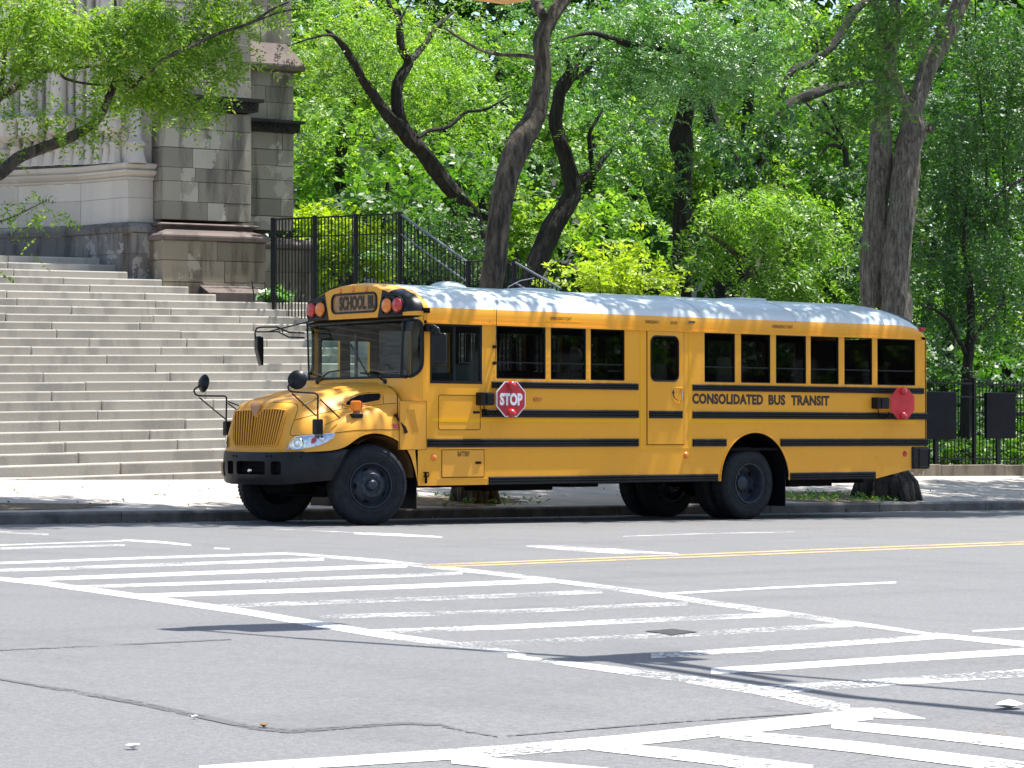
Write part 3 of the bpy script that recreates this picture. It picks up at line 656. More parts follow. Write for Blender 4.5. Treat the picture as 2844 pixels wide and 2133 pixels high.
# wheel housings
for (a,b) in ((0,.62),(1.78,2.40)):
    mb=MB(); arcc=[(6.846-.70*math.cos(PI*i/20),.5+.70*math.sin(PI*i/20)) for i in range(21)]
    mb.add([(p[0],a+.012 if a==0 else a,p[1]) for p in arcc]+[(p[0],b-(.012 if a else 0),p[1]) for p in arcc],[(i,i+1,i+22,i+21) for i in range(20)]+[tuple(range(21,42)) if a==0 else tuple(range(21))])
    mb.build('wheel_housing',M['dark'],bus,smooth=True)
mb=MB(); P=[(6.846-.70*math.cos(PI*i/30),-.006,.5+.697*math.sin(PI*i/30)) for i in range(31)]; mb.tube(P,.012,6); mb.build('arch_lip',M['yellow'],bus,smooth=True)
# interior
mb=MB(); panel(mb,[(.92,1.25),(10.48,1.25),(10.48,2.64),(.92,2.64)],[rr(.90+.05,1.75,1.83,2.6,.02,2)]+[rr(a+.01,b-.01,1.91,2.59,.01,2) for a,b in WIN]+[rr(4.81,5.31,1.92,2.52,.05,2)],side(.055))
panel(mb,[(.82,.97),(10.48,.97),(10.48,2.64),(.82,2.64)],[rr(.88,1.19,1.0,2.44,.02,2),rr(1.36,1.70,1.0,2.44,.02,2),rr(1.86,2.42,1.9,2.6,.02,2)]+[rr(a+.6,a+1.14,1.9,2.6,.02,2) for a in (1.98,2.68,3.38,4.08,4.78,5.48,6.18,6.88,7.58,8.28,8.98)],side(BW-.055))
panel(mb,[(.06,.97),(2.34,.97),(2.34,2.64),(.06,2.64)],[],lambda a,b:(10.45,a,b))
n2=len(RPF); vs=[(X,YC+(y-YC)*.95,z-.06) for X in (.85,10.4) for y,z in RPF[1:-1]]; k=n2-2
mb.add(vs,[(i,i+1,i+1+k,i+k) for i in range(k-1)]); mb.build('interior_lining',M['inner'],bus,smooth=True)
mb=MB(); mb.box(.62,.95,.10,2.30,1.30,1.86); mb.tube([(1.05,.62,1.75),(.9,.62,1.5)],.03,6); mb.build('dashboard',M['blackpl'],bus,bevel=.05)
mb=MB(); P=[(1.12+.10*math.cos(a)*.6,.62+.21*math.sin(a),1.80+.10*math.cos(a)*1.6) for a in np.linspace(0,2*PI,20)]; mb.tube(P,.014,6); mb.build('steering_wheel',M['dark'],bus,smooth=True)
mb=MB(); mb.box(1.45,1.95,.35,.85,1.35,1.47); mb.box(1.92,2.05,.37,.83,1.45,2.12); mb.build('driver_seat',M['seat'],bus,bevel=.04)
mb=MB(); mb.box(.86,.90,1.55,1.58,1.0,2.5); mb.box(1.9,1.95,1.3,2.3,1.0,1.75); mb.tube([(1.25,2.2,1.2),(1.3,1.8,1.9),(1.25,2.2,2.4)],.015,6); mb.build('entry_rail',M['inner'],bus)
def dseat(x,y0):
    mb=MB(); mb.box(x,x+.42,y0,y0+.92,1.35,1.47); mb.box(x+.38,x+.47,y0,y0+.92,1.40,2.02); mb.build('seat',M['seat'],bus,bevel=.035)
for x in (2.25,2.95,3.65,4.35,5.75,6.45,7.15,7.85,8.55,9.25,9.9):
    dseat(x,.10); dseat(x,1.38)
# entrance door glazing and far windows
mb=MB()
for a,b in ((.88,1.19),(1.36,1.70)): mb.box(a,b,BW-.03,BW-.026,1.0,2.44)
mb.build('door_glass',M['glass'],bus)
mb=MB()
for a,b in [(1.86,2.42)]+[(a+.6,a+1.14) for a in (1.98,2.68,3.38,4.08,4.78,5.48,6.18,6.88,7.58,8.28,8.98)]: mb.box(a,b,BW-.03,BW-.026,1.9,2.6)
mb.build('far_window_glass',M['tint'],bus)
for P in ([(.565,2.003,1.868),(.53,1.85,1.93),(.525,1.703,1.995),(.52,1.45,2.012),(.52,1.227,2.020)],[(.565,.506,1.850),(.53,.56,1.885),(.525,.648,1.935),(.52,.80,1.962),(.52,1.0,1.972)]):
    mb=MB(); mb.tube(P,.012,6,rs=[.02,.013,.011,.009,.006]); mb.lathe([(0,.03),(.03,.025),(.035,0)],P[0],(-1,0,.2),10)
    mb.tube([P[2],P[4]],.010,5); mb.build('wiper',M['blackpl'],bus,smooth=True)
# ---------------------------------------------------------------- hood
RB=[ # ribs from the ridge to the lower edge (X, half width, Z)
[(.52,0,1.85),(.52,.45,1.845),(.52,.78,1.80),(.53,.93,1.73),(.55,1.03,1.60),(.57,1.10,1.50),(.60,1.17,1.36),(.64,1.20,1.15),(.70,1.20,.53)],
[(.40,0,1.84),(.40,.45,1.835),(.40,.76,1.79),(.41,.91,1.71),(.43,1.01,1.57),(.44,1.08,1.50),(.46,1.15,1.37),(.50,1.195,1.22),(.60,1.20,.90)],
[(.22,0,1.825),(.22,.44,1.82),(.22,.72,1.775),(.22,.88,1.69),(.23,.98,1.54),(.24,1.07,1.505),(.26,1.14,1.40),(.28,1.195,1.27),(.42,1.20,1.08)],
[(0,0,1.80),(0,.43,1.79),(0,.68,1.74),(0,.84,1.65),(0,.94,1.51),(0,1.05,1.50),(0,1.14,1.42),(0,1.195,1.28),(.05,1.20,1.205)],
[(-.25,0,1.765),(-.25,.41,1.755),(-.25,.64,1.70),(-.25,.79,1.60),(-.25,.90,1.465),(-.25,1.03,1.465),(-.24,1.13,1.40),(-.24,1.195,1.26),(-.26,1.20,1.14)],
[(-.48,0,1.72),(-.48,.39,1.71),(-.48,.60,1.65),(-.48,.74,1.55),(-.48,.86,1.43),(-.48,.98,1.40),(-.46,1.09,1.32),(-.44,1.17,1.20),(-.42,1.185,1.0)],
[(-.66,0,1.68),(-.66,.36,1.665),(-.67,.56,1.61),(-.68,.70,1.51),(-.68,.81,1.40),(-.68,.91,1.33),(-.66,1.02,1.23),(-.64,1.10,1.12),(-.62,1.12,.955)],
[(-.76,0,1.655),(-.77,.32,1.64),(-.80,.50,1.59),(-.82,.63,1.50),(-.83,.73,1.38),(-.84,.81,1.27),(-.83,.90,1.17),(-.81,.97,1.08),(-.79,1.0,.945)],
[(-.80,0,1.645),(-.84,.27,1.625),(-.90,.44,1.58),(-.94,.57,1.50),(-.955,.63,1.38),(-.96,.67,1.25),(-.95,.72,1.14),(-.94,.77,1.04),(-.92,.80,.935)],
[(-.83,0,1.635),(-.88,.20,1.615),(-.95,.30,1.58),(-.995,.40,1.50),(-1.01,.44,1.38),(-1.015,.46,1.25),(-1.015,.48,1.14),(-1.01,.50,1.04),(-1.0,.52,.93)],
[(-.85,0,1.63),(-.90,0,1.61),(-.97,0,1.58),(-1.02,0,1.50),(-1.035,0,1.38),(-1.04,0,1.25),(-1.04,0,1.14),(-1.035,0,1.04),(-1.03,0,.925)]]
mb=MB(); ribs=[[(x,YC-y,z) for x,y,z in r] for r in RB]+[[(x,YC+y,z) for x,y,z in r] for r in RB[-2::-1]]
nk=9; vs=[p for r in ribs for p in r]; mb.add(vs,[(i*nk+j,(i+1)*nk+j,(i+1)*nk+j+1,i*nk+j+1) for i in range(len(ribs)-1) for j in range(nk-1)])
hood=mb.build('hood',M['yellow2'],bus,merge=True)
md=hood.modifiers.new('s','SUBSURF'); md.levels=md.render_levels=3; md.boundary_smooth='PRESERVE_CORNERS'
bpy.context.view_layer.update(); dg=bpy.context.evaluated_depsgraph_get(); me=bpy.data.meshes.new_from_object(hood.evaluated_get(dg))
hood.modifiers.clear(); hood.data=me; me.polygons.foreach_set('use_smooth',[True]*len(me.polygons))
BV=BVHTree.FromPolygons([v.co.copy() for v in me.vertices],[tuple(p.vertices) for p in me.polygons])
def HP(x,y,off=.004):
    """point of the hood surface seen at photo pixel x,y"""
    d=Vector(ray(x,y)).normalized(); r=BV.ray_cast(Vector(CAM),d)
    if r[0] is None:
        r=BV.find_nearest(Vector(onY(x,y,.4))); 
    nn=r[1] if r[1].dot(d)<0 else -r[1]
    return r[0]+nn*off
def hq(x,y): return 600+x/3.403,1000+y/3.403
def dens(pts,k=4,closed=False):
    out=[]; m=len(pts)
    for i in range(m if closed else m-1):
        a=pts[i]; b=pts[(i+1)%m]
        for t in range(k): out.append((a[0]+(b[0]-a[0])*t/k,a[1]+(b[1]-a[1])*t/k))
    if not closed: out.append(pts[-1])
    return out
def hseam(name,pts,r=.0035,m='dark',parent=hood,off=.001):
    mb=MB(); mb.tube([HP(*hq(*p),off) for p in dens(pts)],r,5); return mb.build(name,M[m],parent)
def hpatch(name,pts,off,m,parent=hood,k=3,grid=14):
    P=dens(pts,k,True); mb=MB(); panel(mb,P,[],lambda a,b: HP(*hq(a,b),off),(grid,grid)); return mb.build(name,M[m],parent,smooth=True)
hseam('panel_seam',[(745,568),(900,525),(1060,492),(1180,465),(1400,438),(1560,418),(1698,408)])
hseam('panel_seam',[(1030,612),(1180,545)])
hseam('panel_seam',[(720,715),(960,700),(1120,690),(1250,672),(1330,664),(1450,660),(1600,658),(1735,661)])
hseam('panel_seam',[(540,400),(640,398),(720,402),(770,425),(775,460),(740,568),(705,660),(700,705),(720,716)])
hseam('panel_seam',[(1190,462),(1195,420),(1240,370),(1340,325),(1500,300),(1570,302),(1582,320),(1584,410)])
hseam('panel_seam',[(1640,228),(1690,262),(1712,330),(1716,420),(1718,560),(1722,650)],.006)
# grille
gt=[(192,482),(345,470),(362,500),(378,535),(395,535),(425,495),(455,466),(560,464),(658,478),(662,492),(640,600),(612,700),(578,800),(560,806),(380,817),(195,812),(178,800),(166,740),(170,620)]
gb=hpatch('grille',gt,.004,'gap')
def topy(x): return float(np.interp(x,[175,192,345,385,455,560,662],[490,482,470,540,466,464,480]))
ns=20
for k in range(ns):
    f_=k/(ns-1); xt=186+f_*(655-186); xb=184+f_*(570-184)
    if 350<xt<440 and False: continue
    yt=topy(xt)+6; yb=810-6*f_
    pts=[(xt+(xb-xt)*t,yt+(yb-yt)*t) for t in np.linspace(0,1,7)]
    mb=MB(); mb.tube([HP(*hq(*p),.016) for p in pts],.0105,7); mb.build('grille_slat',M['yellow2'],gb,smooth=True)
mb=MB(); mb.tube([HP(*hq(*p),.012) for p in dens(gt+[gt[0]],3)],.011,6); mb.build('grille_rim',M['yellow2'],gb,smooth=True)
em=[(340,438),(348,418),(370,405),(400,404),(425,415),(436,435),(430,470),(405,515),(384,542),(362,505),(345,465)]
hpatch('emblem',em,.03,'emblem',hood,3,12)
# headlights
hl=[(668,842),(690,800),(722,755),(765,724),(850,716),(960,708),(1060,699),(1112,695),(1124,704),(1100,738),(1050,772),(980,806),(900,826),(830,838),(740,844)]
hd=hpatch('headlight',hl,.010,'headl')
mb=MB(); mb.tube([HP(*hq(*p),.012) for p in dens(hl+[hl[0]],2)],.007,6); mb.build('headlight_rim',M['chrome'],hd,smooth=True)
hpatch('turn_lamp',[(900,790),(905,750),(925,738),(950,740),(948,768),(925,788)],.018,'lensR',hd,2)
mb=MB(); c=HP(*hq(775,790),.0); nrm=(HP(*hq(775,790),.02)-c).normalized(); mb.lathe([(.045,.016),(.075,.020),(.08,.012)],c,nrm,24); mb.build('bulb_reflector',M['chrome'],hd,smooth=True)
mb=MB(); mb.lathe([(0,.022),(.03,.02),(.04,.012)],HP(*hq(1000,745),.0),nrm,16); mb.build('bulb_reflector',M['chrome'],hd,smooth=True)
hp=[(BW-0,0)]
# far headlight, wrapped on the far corner
mb=MB(); PTS=[(-.955,YC+.66,1.0),(-.95,YC+.70,1.13),(-.86,YC+.86,1.17),(-.72,YC+1.02,1.18),(-.64,YC+1.10,1.16),(-.70,YC+1.08,1.03),(-.82,YC+.93,.975)]
mb.add([Vector(p)+Vector((-.03,.02,.0)) for p in PTS],[tuple(range(7))]); mb.build('headlight',M['headl'],hood,label='far headlight seen edge on')
# air intake
vp=[(1228,422),(1232,400),(1270,365),(1340,335),(1440,320),(1540,316),(1556,330),(1552,358),(1530,380),(1440,398),(1330,414),(1260,426)]
iv=hpatch('air_intake',vp,.004,'dark')
mb=MB(); mb.tube([HP(*hq(*p),.008) for p in dens([(1205,420),(1215,398),(1260,355),(1330,325),(1440,305),(1560,300),(1576,320),(1572,368),(1545,392),(1440,412),(1330,430),(1240,437),(1205,420)],2)],.010,6); mb.build('intake_rim',M['yellow2'],iv,smooth=True)
for k in range(5):
    y0=395-k*14; mb=MB(); mb.tube([HP(*hq(*p),.010) for p in dens([(1275+k*22,y0+14),(1400,y0-4),(1545,y0-16-(-1)*k*3)],3)],.0045,5); mb.build('intake_slat',M['blackpl'],iv)
# amber turn lamp on the fender
b0=HP(*hq(1325,525),0)
mb=MB(); mb.box(b0.x-.075,b0.x+.075,b0.y-.05,b0.y+.05,b0.z-.03,b0.z+.025); fl=mb.build('fender_lamp',M['blackpl'],hood,bevel=.01)
mb=MB(); mb.box(b0.x-.035,b0.x+.035,b0.y-.03,b0.y+.03,b0.z+.02,b0.z+.06); mb.build('lamp_neck',M['plate'],fl)
mb=MB(); mb.prism([(-.062,.06),(.045,.06),(.055,.165),(.045,.19),(-.055,.19),(-.068,.165)],lambda a,b,d:(b0.x+a,b0.y+d,b0.z+b),-.04,.04); mb.build('lamp_lens',M['lensA'],fl,bevel=.012)
mb=MB(); mb.prism([(.046,.062),(.062,.07),(.072,.165),(.056,.185)],lambda a,b,d:(b0.x+a,b0.y+d,b0.z+b),-.038,.038); mb.build('lamp_lens',M['lensR'],fl,bevel=.006,label='red rear half of the fender lamp')
# latch strap
mb=MB(); mb.tube([HP(*hq(*p),.03) for p in ((1678,520),(1700,545),(1735,605),(1768,640))]+[Vector(onY(*hq(1800,690),-.03))],.012,6,rs=[.028,.014,.012,.022,.026]); mb.build('hood_latch',M['blackpl'],hood,smooth=True)
mb=MB(); mb.prism([(1672,605),(1700,610),(1730,632),(1735,645),(1675,643)],lambda a,b,d:tuple(HP(*hq(a,b),d)),0,.015); mb.build('side_lamp',M['lensR'],hood,label='small red lamp on the fender')
# front wheel well liner
mb=MB()
for (a,b) in ((.04,.75),(1.65,2.36)):
    A=[(-.56*math.cos(t)+.10,.60+.54*math.sin(t)) for t in np.linspace(.30*PI,PI,17)]
    mb.add([(x,a,z) for x,z in A]+[(x,b,z) for x,z in A],[(i,i+1,i+18,i+17) for i in range(16)])
    mb.add([(x,b if a<1 else a,z) for x,z in A],[tuple(range(17))])
mb.box(-.85,.6,.75,1.65,.75,1.1)
mb.build('wheel_well',M['well'],bus,smooth=True)
# bumper
def bx(y): return float(np.interp(abs(y),[0,.3,.5,.68,.82,.93,1.03,1.10,1.16,1.185],[-1.09,-1.08,-1.055,-1.01,-.95,-.88,-.78,-.68,-.55,-.44]))
ysamp=np.linspace(0,1.185,60); dist=[0.]
for i in range(1,60): dist.append(dist[-1]+math.hypot(ysamp[i]-ysamp[i-1],bx(ysamp[i])-bx(ysamp[i-1])))
SM=dist[-1]
def BP(s,z,off=0):
    y=float(np.interp(abs(s),dist,ysamp)); x=bx(y); tp=(z-.75)/.2
    # gentle curl: top and bottom edges sit back
    x+= .018*tp*tp+off; y2=y*(1-.006*tp*tp)-(off*.6 if y>.9 else 0)
    return (x,YC-y2 if s>=0 else YC+y2,z)
E_t=SM; E_b=SM-.21
ol=[(-E_b,.585),(-.75,.535),(-.5,.52),(.5,.52),(.75,.535),(E_b,.585),(E_t,.975),(.85,.945),(.5,.935),(-.5,.935),(-.85,.945),(-E_t,.975)]
hs=[rr(-.33,.31,.65,.82,.035,4),rr(.42,.60,.65,.82,.03,4),rr(-.60,-.42,.65,.82,.03,4)]
mb=MB(); panel(mb,ol,hs,BP,(.06,.07),lambda a,b:BP(a,b,.06))
k=len(ol); mb.add([BP(*p) for p in ol]+[BP(p[0],p[1],.07) for p in ol],[(i,(i+1)%k,(i+1)%k+k,i+k) for i in range(k)])
bp=mb.build('front_bumper',M['bumper'],bus,smooth=True)
mb=MB(); mb.box(-.99,-.93,.55,1.85,.60,.88); mb.tube([BP(-.6,.70,.05),BP(0,.70,.06),BP(.6,.70,.05)],.02,6); mb.build('bumper_backing',M['dark'],bp)
mb=MB(); c=BP(-.02,.70,-.005); mb.lathe([(0,.01),(.02,.008),(.03,-.02)],c,(-1,0,0),10); mb.build('tow_eye',M['chrome'],bp,smooth=True)
mb=MB(); P=[BP(-.88+.0*i,.62,-.012) for i in range(1)]; panel(mb,[(-1.04,.62),(-.78,.62),(-.78,.80),(-1.04,.80)],[],lambda a,b:BP(a,b,-.02),(.05,.05)); mb.build('licence_plate',M['plate'],bp)
mb=MB()
for s_ in (.34,.42,-.34,-.42,.9): mb.lathe([(0,.008),(.012,.006),(.014,0)],BP(s_,.885,-.002),(-1,0,0),8)
mb.build('bumper_bolt',M['dark'],bp)
# crossview mirrors on bent tubes
def mirror(Y,pts_tube,braces,foot,disc,nrm,label):
    mb=MB(); mb.tube([onY(*p,Y) for p in pts_tube],.012,7); 
    for a,b in braces: mb.tube([onY(*a,Y),onY(*b,Y+.0) if len(b)==2 else b],.009,6)
    arm=mb.build('mirror_arm',M['blackpl'],bus,smooth=True,label=label)
    f0=onY(*foot,Y); mb=MB(); mb.prism(rr(-.055,.055,-.125,.07,.02,3),lambda a,b,d:(f0[0]+a,f0[1]+d,f0[2]+b),-.02,.07); mb.build('arm_foot',M['blackpl'],arm,bevel=.01)
    c=onY(*disc,Y); mb=MB(); R=.118; mb.lathe([(0,.055),(R*.4,.050),(R*.75,.033),(R,.004),(R,-.004)],c,nrm,28); dk=mb.build('mirror_back',M['blackpl'],arm,smooth=True)
    mb=MB(); mb.lathe([(0,-.045),(R*.5,-.038),(R*.85,-.02),(R*1.0,-.004),(R*1.03,.002)],c,nrm,28); mb.build('mirror_face',M['mirror'],dk,smooth=True)
h2=hq
mirror(.12,[h2(962,560),h2(962,430),h2(965,345),h2(955,322),h2(930,312),h2(720,300),h2(695,290),h2(680,265),h2(685,240),h2(725,205)],
  [(h2(718,315),h2(948,528)),(h2(815,430),h2(962,357)),(h2(985,372),h2(1165,545)),(h2(725,205),h2(760,190))],h2(972,610),h2(768,187),(-.62,-.66,.12),'near crossview mirror arm on the fender')
z2=lambda x,y:(530+x/7.54,980+y/7.54)
mirror(2.32,[z2(740,1500),z2(745,1200),z2(750,1000),z2(745,930),z2(710,905),z2(500,903),z2(160,900),z2(95,870),z2(65,800),z2(90,750),z2(180,690)],
  [(z2(180,940),z2(720,1385)),(z2(780,1020),z2(1000,1105)),(z2(780,1060),z2(960,1190))],z2(800,1540),z2(275,640),(-1,-.02,.12),'far crossview mirror arm on the fender')
# side mirrors
cq=lambda x,y:(500+x/2.212,750+y/2.212)
mb=MB(); a=onY(*cq(1515,355),-.02); mb.box(a[0]-.03,a[0]+.10,-.10,.0,a[2]-.05,a[2]+.05); mb.tube([onY(*cq(1530,350),-.05),onY(*cq(1560,348),-.16),onY(*cq(1583,362),-.22),onY(*cq(1588,395),-.24)],.030,8)
ma=mb.build('mirror_arm',M['blackpl'],bus,bevel=.006,label='arm of the near side mirror')
c=onY(*cq(1594,485),-.24); mb=MB(); mb.prism(rr(-.105,.105,-.205,.205,.035,4),lambda p,b,d:(c[0]+p*.45+d*.5,c[1]+p*-.85+d*.25,c[2]+b),-.06,.06); mh=mb.build('side_mirror',M['blackpl'],ma,bevel=.025)
mb=MB(); mb.prism(rr(-.09,.09,-.19,.19,.03,4),lambda p,b,d:(c[0]+p*.45+d*.5,c[1]+p*-.85+d*.25,c[2]+b),.055,.068); mb.build('mirror_glass',M['mirror'],mh)
Yf=2.62
mb=MB(); mb.tube([onY(*cq(462,420),Yf),onY(*cq(461,385),Yf),onY(*cq(470,358),Yf),onY(*cq(495,351),Yf),onY(*cq(595,350),Yf),onY(*cq(670,383),Yf-.05),onY(*cq(765,386),2.42)],.012,7)
mb.tube([onY(*cq(470,380),Yf),onY(*cq(605,380),Yf),onY(*cq(665,412),Yf-.05),onY(*cq(765,416),2.42)],.011,6); mb.tube([onY(*cq(540,380),Yf),onY(*cq(625,358),Yf),onY(*cq(850,303),2.36)],.010,6); mb.tube([onY(*cq(625,358),Yf),onY(*cq(632,385),Yf)],.009,5)
ma=mb.build('mirror_arm',M['blackpl'],bus,smooth=True,label='bent tube arm of the far side mirror')
c=onY(*cq(485,495),Yf); mb=MB(); mb.prism([(-.03,.18),(.015,.195),(.10,.18),(.105,.0),(.10,-.20),(.06,-.205),(.0,-.06),(-.03,.02)],lambda p,b,d:(c[0]+p*.8-.03+d*.35,c[1]+d*1.,c[2]+b),-.08,.08); mb.build('side_mirror',M['blackpl'],ma,bevel=.02)
# ================================================================== GROUND
def struct(o): o['kind']='structure'; return o
mb=MB(); mb.add([(-80,-70,GS*-80),(140,-70,GS*140),(140,2.62,GS*140),(-80,2.62,GS*-80)],[(0,1,2,3)]); struct(mb.build('road',M['asphalt']))
# kerb: a real step with a worn rounded nose
KP=[(2.60,-.3),(2.60,.115),(2.615,.14),(2.64,.15),(2.78,.15),(2.78,-.3)]
mb=MB(); x=-30.
while x<60:
    x1=min(x+2.9+.4*math.sin(x*3),60)
    mb.prism(KP,lambda a,b,d:(d,a+.006*math.sin(d*2.1),b+GS*d+.006*math.sin(d*1.3)),x+.006,x1-.006); x=x1
struct(mb.build('kerb',M['kerb']))
xs=np.linspace(-30,60,46); ys=np.linspace(2.778,7.6,7); mb=MB()
mb.add([(x,y,swz(x,y)-.002) for x in xs for y in ys],[(i*7+j,(i+1)*7+j,(i+1)*7+j+1,i*7+j+1) for i in range(45) for j in range(6)])
struct(mb.build('pavement',M['concrete']))
def pit(x0,x1,y0,y1,seed):
    rng=random.Random(seed); pts=[]
    for k in range(22):
        a=2*PI*k/22; r=1+rng.uniform(-.18,.12); pts.append(((x0+x1)/2+(x1-x0)/2*math.cos(a)*r,(y0+y1)/2+(y1-y0)/2*math.sin(a)*r))
    mb=MB(); mb.add([(a,b,swz(a,b)+.004) for a,b in pts],[tuple(range(22))]); return struct(mb.build('soil',M['soil']))
pit(1.2,5.6,2.85,4.3,1); pit(10.2,14.4,2.85,4.5,2); pit(-12,-1.2,2.9,4.0,3)
# terrain of the park behind
def hz(X,Y):
    base=.62+GS*X
    h=base+max(0,Y-7.8)*.045+(max(0,Y-30))*.03
    if X<16.5: h=max(h,min(1,max(0,(16.5-X)/4))*min(3.4,.3*max(0,Y-9.5)))
    if X<11.5 and Y<22: h=min(h,-.5)
    return h+.06*math.sin(X*.9)*math.cos(Y*.7)
xs=np.linspace(-40,150,120); ys=np.concatenate([np.linspace(7.75,30,40),np.linspace(31,260,40)]); mb=MB(); k=len(ys)
mb.add([(x,y,hz(x,y)) for x in xs for y in ys],[(i*k+j,(i+1)*k+j,(i+1)*k+j+1,i*k+j+1) for i in range(len(xs)-1) for j in range(k-1)])
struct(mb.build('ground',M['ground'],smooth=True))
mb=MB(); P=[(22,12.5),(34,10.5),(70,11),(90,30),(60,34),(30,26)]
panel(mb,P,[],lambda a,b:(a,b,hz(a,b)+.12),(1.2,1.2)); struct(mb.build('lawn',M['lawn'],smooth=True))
# ------------------------------------------------------------------ road markings (photo pixels at 1.5556 zoom of the lower half)
kx=1.55556
def gl(x,y): return (x/kx,y/kx+1400)
def gr(x,y): return (x/kx+1422,y/kx+1400)
LZ=[.0010]
def mark(name,pts,half,mat,taper=None):
    """centre line through pts (zoomed pixels, picture width half), half: half thickness in zoomed pixels at each point"""
    if not isinstance(half,(list,tuple)): half=[half]*len(pts)
    P=[];
    for i in range(len(pts)-1):
        n=6
        for t in range(n+(i==len(pts)-2)):
            f_=t/n; P.append((pts[i][0]+(pts[i+1][0]-pts[i][0])*f_,pts[i][1]+(pts[i+1][1]-pts[i][1])*f_,half[i]+(half[i+1]-half[i])*f_))
    z=LZ[0]; LZ[0]+=.00005
    A=[onG(a,b-h,z) for a,b,h in P]; B=[onG(a,b+h,z) for a,b,h in P]; n=len(P)
    mb=MB(); mb.add(A+B,[(i,i+1,i+1+n,i+n) for i in range(n-1)]); return struct(mb.build(name,M[mat]))
h=1/kx/2
def ml(*p): return [gl(*a) for a in p]
def G2(L,R): return [gl(*a) for a in L]+[gr(*a) for a in R]
W='crosswalk_marking'
mark(W,G2([(-60,179),(540,158)],[]),4*h,'line'); mark(W,G2([(530,155),(690,164),(825,177)],[]),[6*h,9*h,7*h],'line')
mark(W,G2([(-60,194),(540,177)],[]),9*h,'lineworn')
mark(W,G2([(-60,257),(600,233),(1240,213)],[]),9*h,'line')
mark(W,G2([(-60,289),(700,262),(1400,238)],[]),13*h,'linemid')
mark(W,G2([(100,327),(1000,293),(1760,265)],[]),16*h,'line')
mark(W,G2([(300,360),(1200,330),(2000,298)],[]),14*h,'linemid')
mark(W,G2([(560,398),(1400,370),(2212,338)],[(170,331)]),18*h,'line')
mark(W,G2([(950,440),(1600,417),(2212,395)],[(390,376)]),18*h,'lineworn')
mark(W,G2([(1380,487),(2212,464)],[(760,428)]),18*h,'lineworn')
mark(W,G2([(1580,553),(2212,530)],[(600,500),(1200,476)]),20*h,'linemid')
mark(W,G2([(2000,605),(2212,598)],[(700,565),(1480,521)]),20*h,'lineworn')
mark(W,G2([],[(600,655),(1200,618),(1870,570)]),22*h,'linemid')
mark(W,G2([],[(860,722),(1500,680),(2300,630)]),28*h,'line')
mark(W,G2([],[(1060,805),(1600,770),(2300,724)]),34*h,'linemid')
mark(W,G2([(-60,318),(160,338),(640,405),(1060,465),(1380,520),(1700,572)],[]),[16*h,20*h,24*h,26*h,28*h,28*h],'line')
mark(W,G2([(1690,571),(2045,616)],[]),[27*h,20*h],'linemid')
mark(W,G2([(1930,604),(2212,638)],[(60,658)]),[22*h,18*h,24*h],'lineworn')
mark(W,G2([],[(-20,655),(340,702),(700,748),(1050,802),(1460,888)]),[14*h,26*h,34*h,38*h,44*h],'linemid')
mark(W,G2([(1230,212),(1640,245),(2212,308)],[(300,345),(560,380),(830,422),(1250,482),(1480,516),(1880,572)]),[10*h,16*h,18*h,19*h,20*h,22*h,22*h,20*h,10*h],'linemid')
mark(W,G2([],[(1830,566),(2212,604),(2300,614)]),[20*h,24*h,24*h],'line')
mark('stop_line_marking',G2([(1530,126),(1700,132),(1910,142)],[]),[6*h,12*h,5*h],'line')
mark('stop_line_marking',G2([(1180,108),(1350,114),(1540,124)],[]),4*h,'lineworn')
mark('stop_line_marking',G2([],[(60,181),(230,190),(450,203),(720,215)]),[3*h,20*h,22*h,4*h],'linemid')
mark('lane_marking',G2([],[(480,139),(850,127),(1220,120)]),3*h,'linemid')
mark('lane_marking',G2([],[(640,389),(1150,360),(1660,338)]),8*h,'line')
mark('lane_marking',G2([],[(1990,549),(2300,534)]),8*h,'line')
mark('lane_marking',G2([(925,191),(992,193)],[]),5*h,'line')
mark('lane_marking',G2([(-60,118),(110,126),(210,132)],[]),8*h,'lineworn')
mark('centre_line_marking',G2([(1835,263),(2212,249)],[(1100,205),(2300,159)]),5*h,'yline')
mark('centre_line_marking',G2([(1870,271),(2212,259)],[(1100,216),(2300,169)]),5*h,'yline')
mark(W,G2([(860,1148),(1500,1110),(2212,1063)],[(500,1020),(1000,965),(1560,905)]),[36*h,44*h,48*h,50*h,52*h,52*h],'line')
mark(W,G2([],[(1440,893),(1600,903),(1785,927)]),[24*h,44*h,5*h],'line')
mark(W,G2([],[(1380,950),(1800,990),(2300,1046)]),[36*h,44*h,50*h],'line')
mark(W,G2([],[(900,990),(1500,1050),(2300,1150)]),[40*h,48*h,54*h],'line')
mark(W,G2([],[(340,1042),(800,1090),(1300,1155)]),[40*h,50*h,56*h],'line')
mark(W,G2([(1950,1100)],[(0,1125),(420,1165)]),[40*h,46*h,50*h],'line')
mark('sealed_crack',G2([(-40,748),(90,770),(330,810),(600,858),(830,908),(1080,962),(1250,980),(1500,962),(1740,945),(1900,952),(2000,978),(2150,1003)],[]),[5*h,10*h,16*h,18*h,17*h,18*h,17*h,14*h,12*h,12*h,10*h,5*h],'seal')
mark('sealed_crack',G2([(-40,632),(400,612),(1000,583)],[]),[5*h,6*h,4*h],'seal')
mark('sealed_crack',G2([],[(-20,1000),(700,940),(1300,900)]),[5*h,6*h,4*h],'seal')
def decal(name,pts,mat,z,kind='structure'):
    mb=MB(); mb.add([onG(*p,z) for p in pts],[tuple(range(len(pts)))]); o=mb.build(name,M[mat]); o['kind']=kind; return o
M['rust']=marking('orange rust stain',(.30,.17,.06),.60)
M['patch']=simple('dark bitumen patch',(.03,.028,.028),.8,0,.8,30,.9)
decal('bitumen_patch',[gr(570,548),(gr(640,543)),gr(690,538),gr(760,546),gr(805,552),gr(740,558),gr(690,566),gr(640,556)],'patch',.0040)
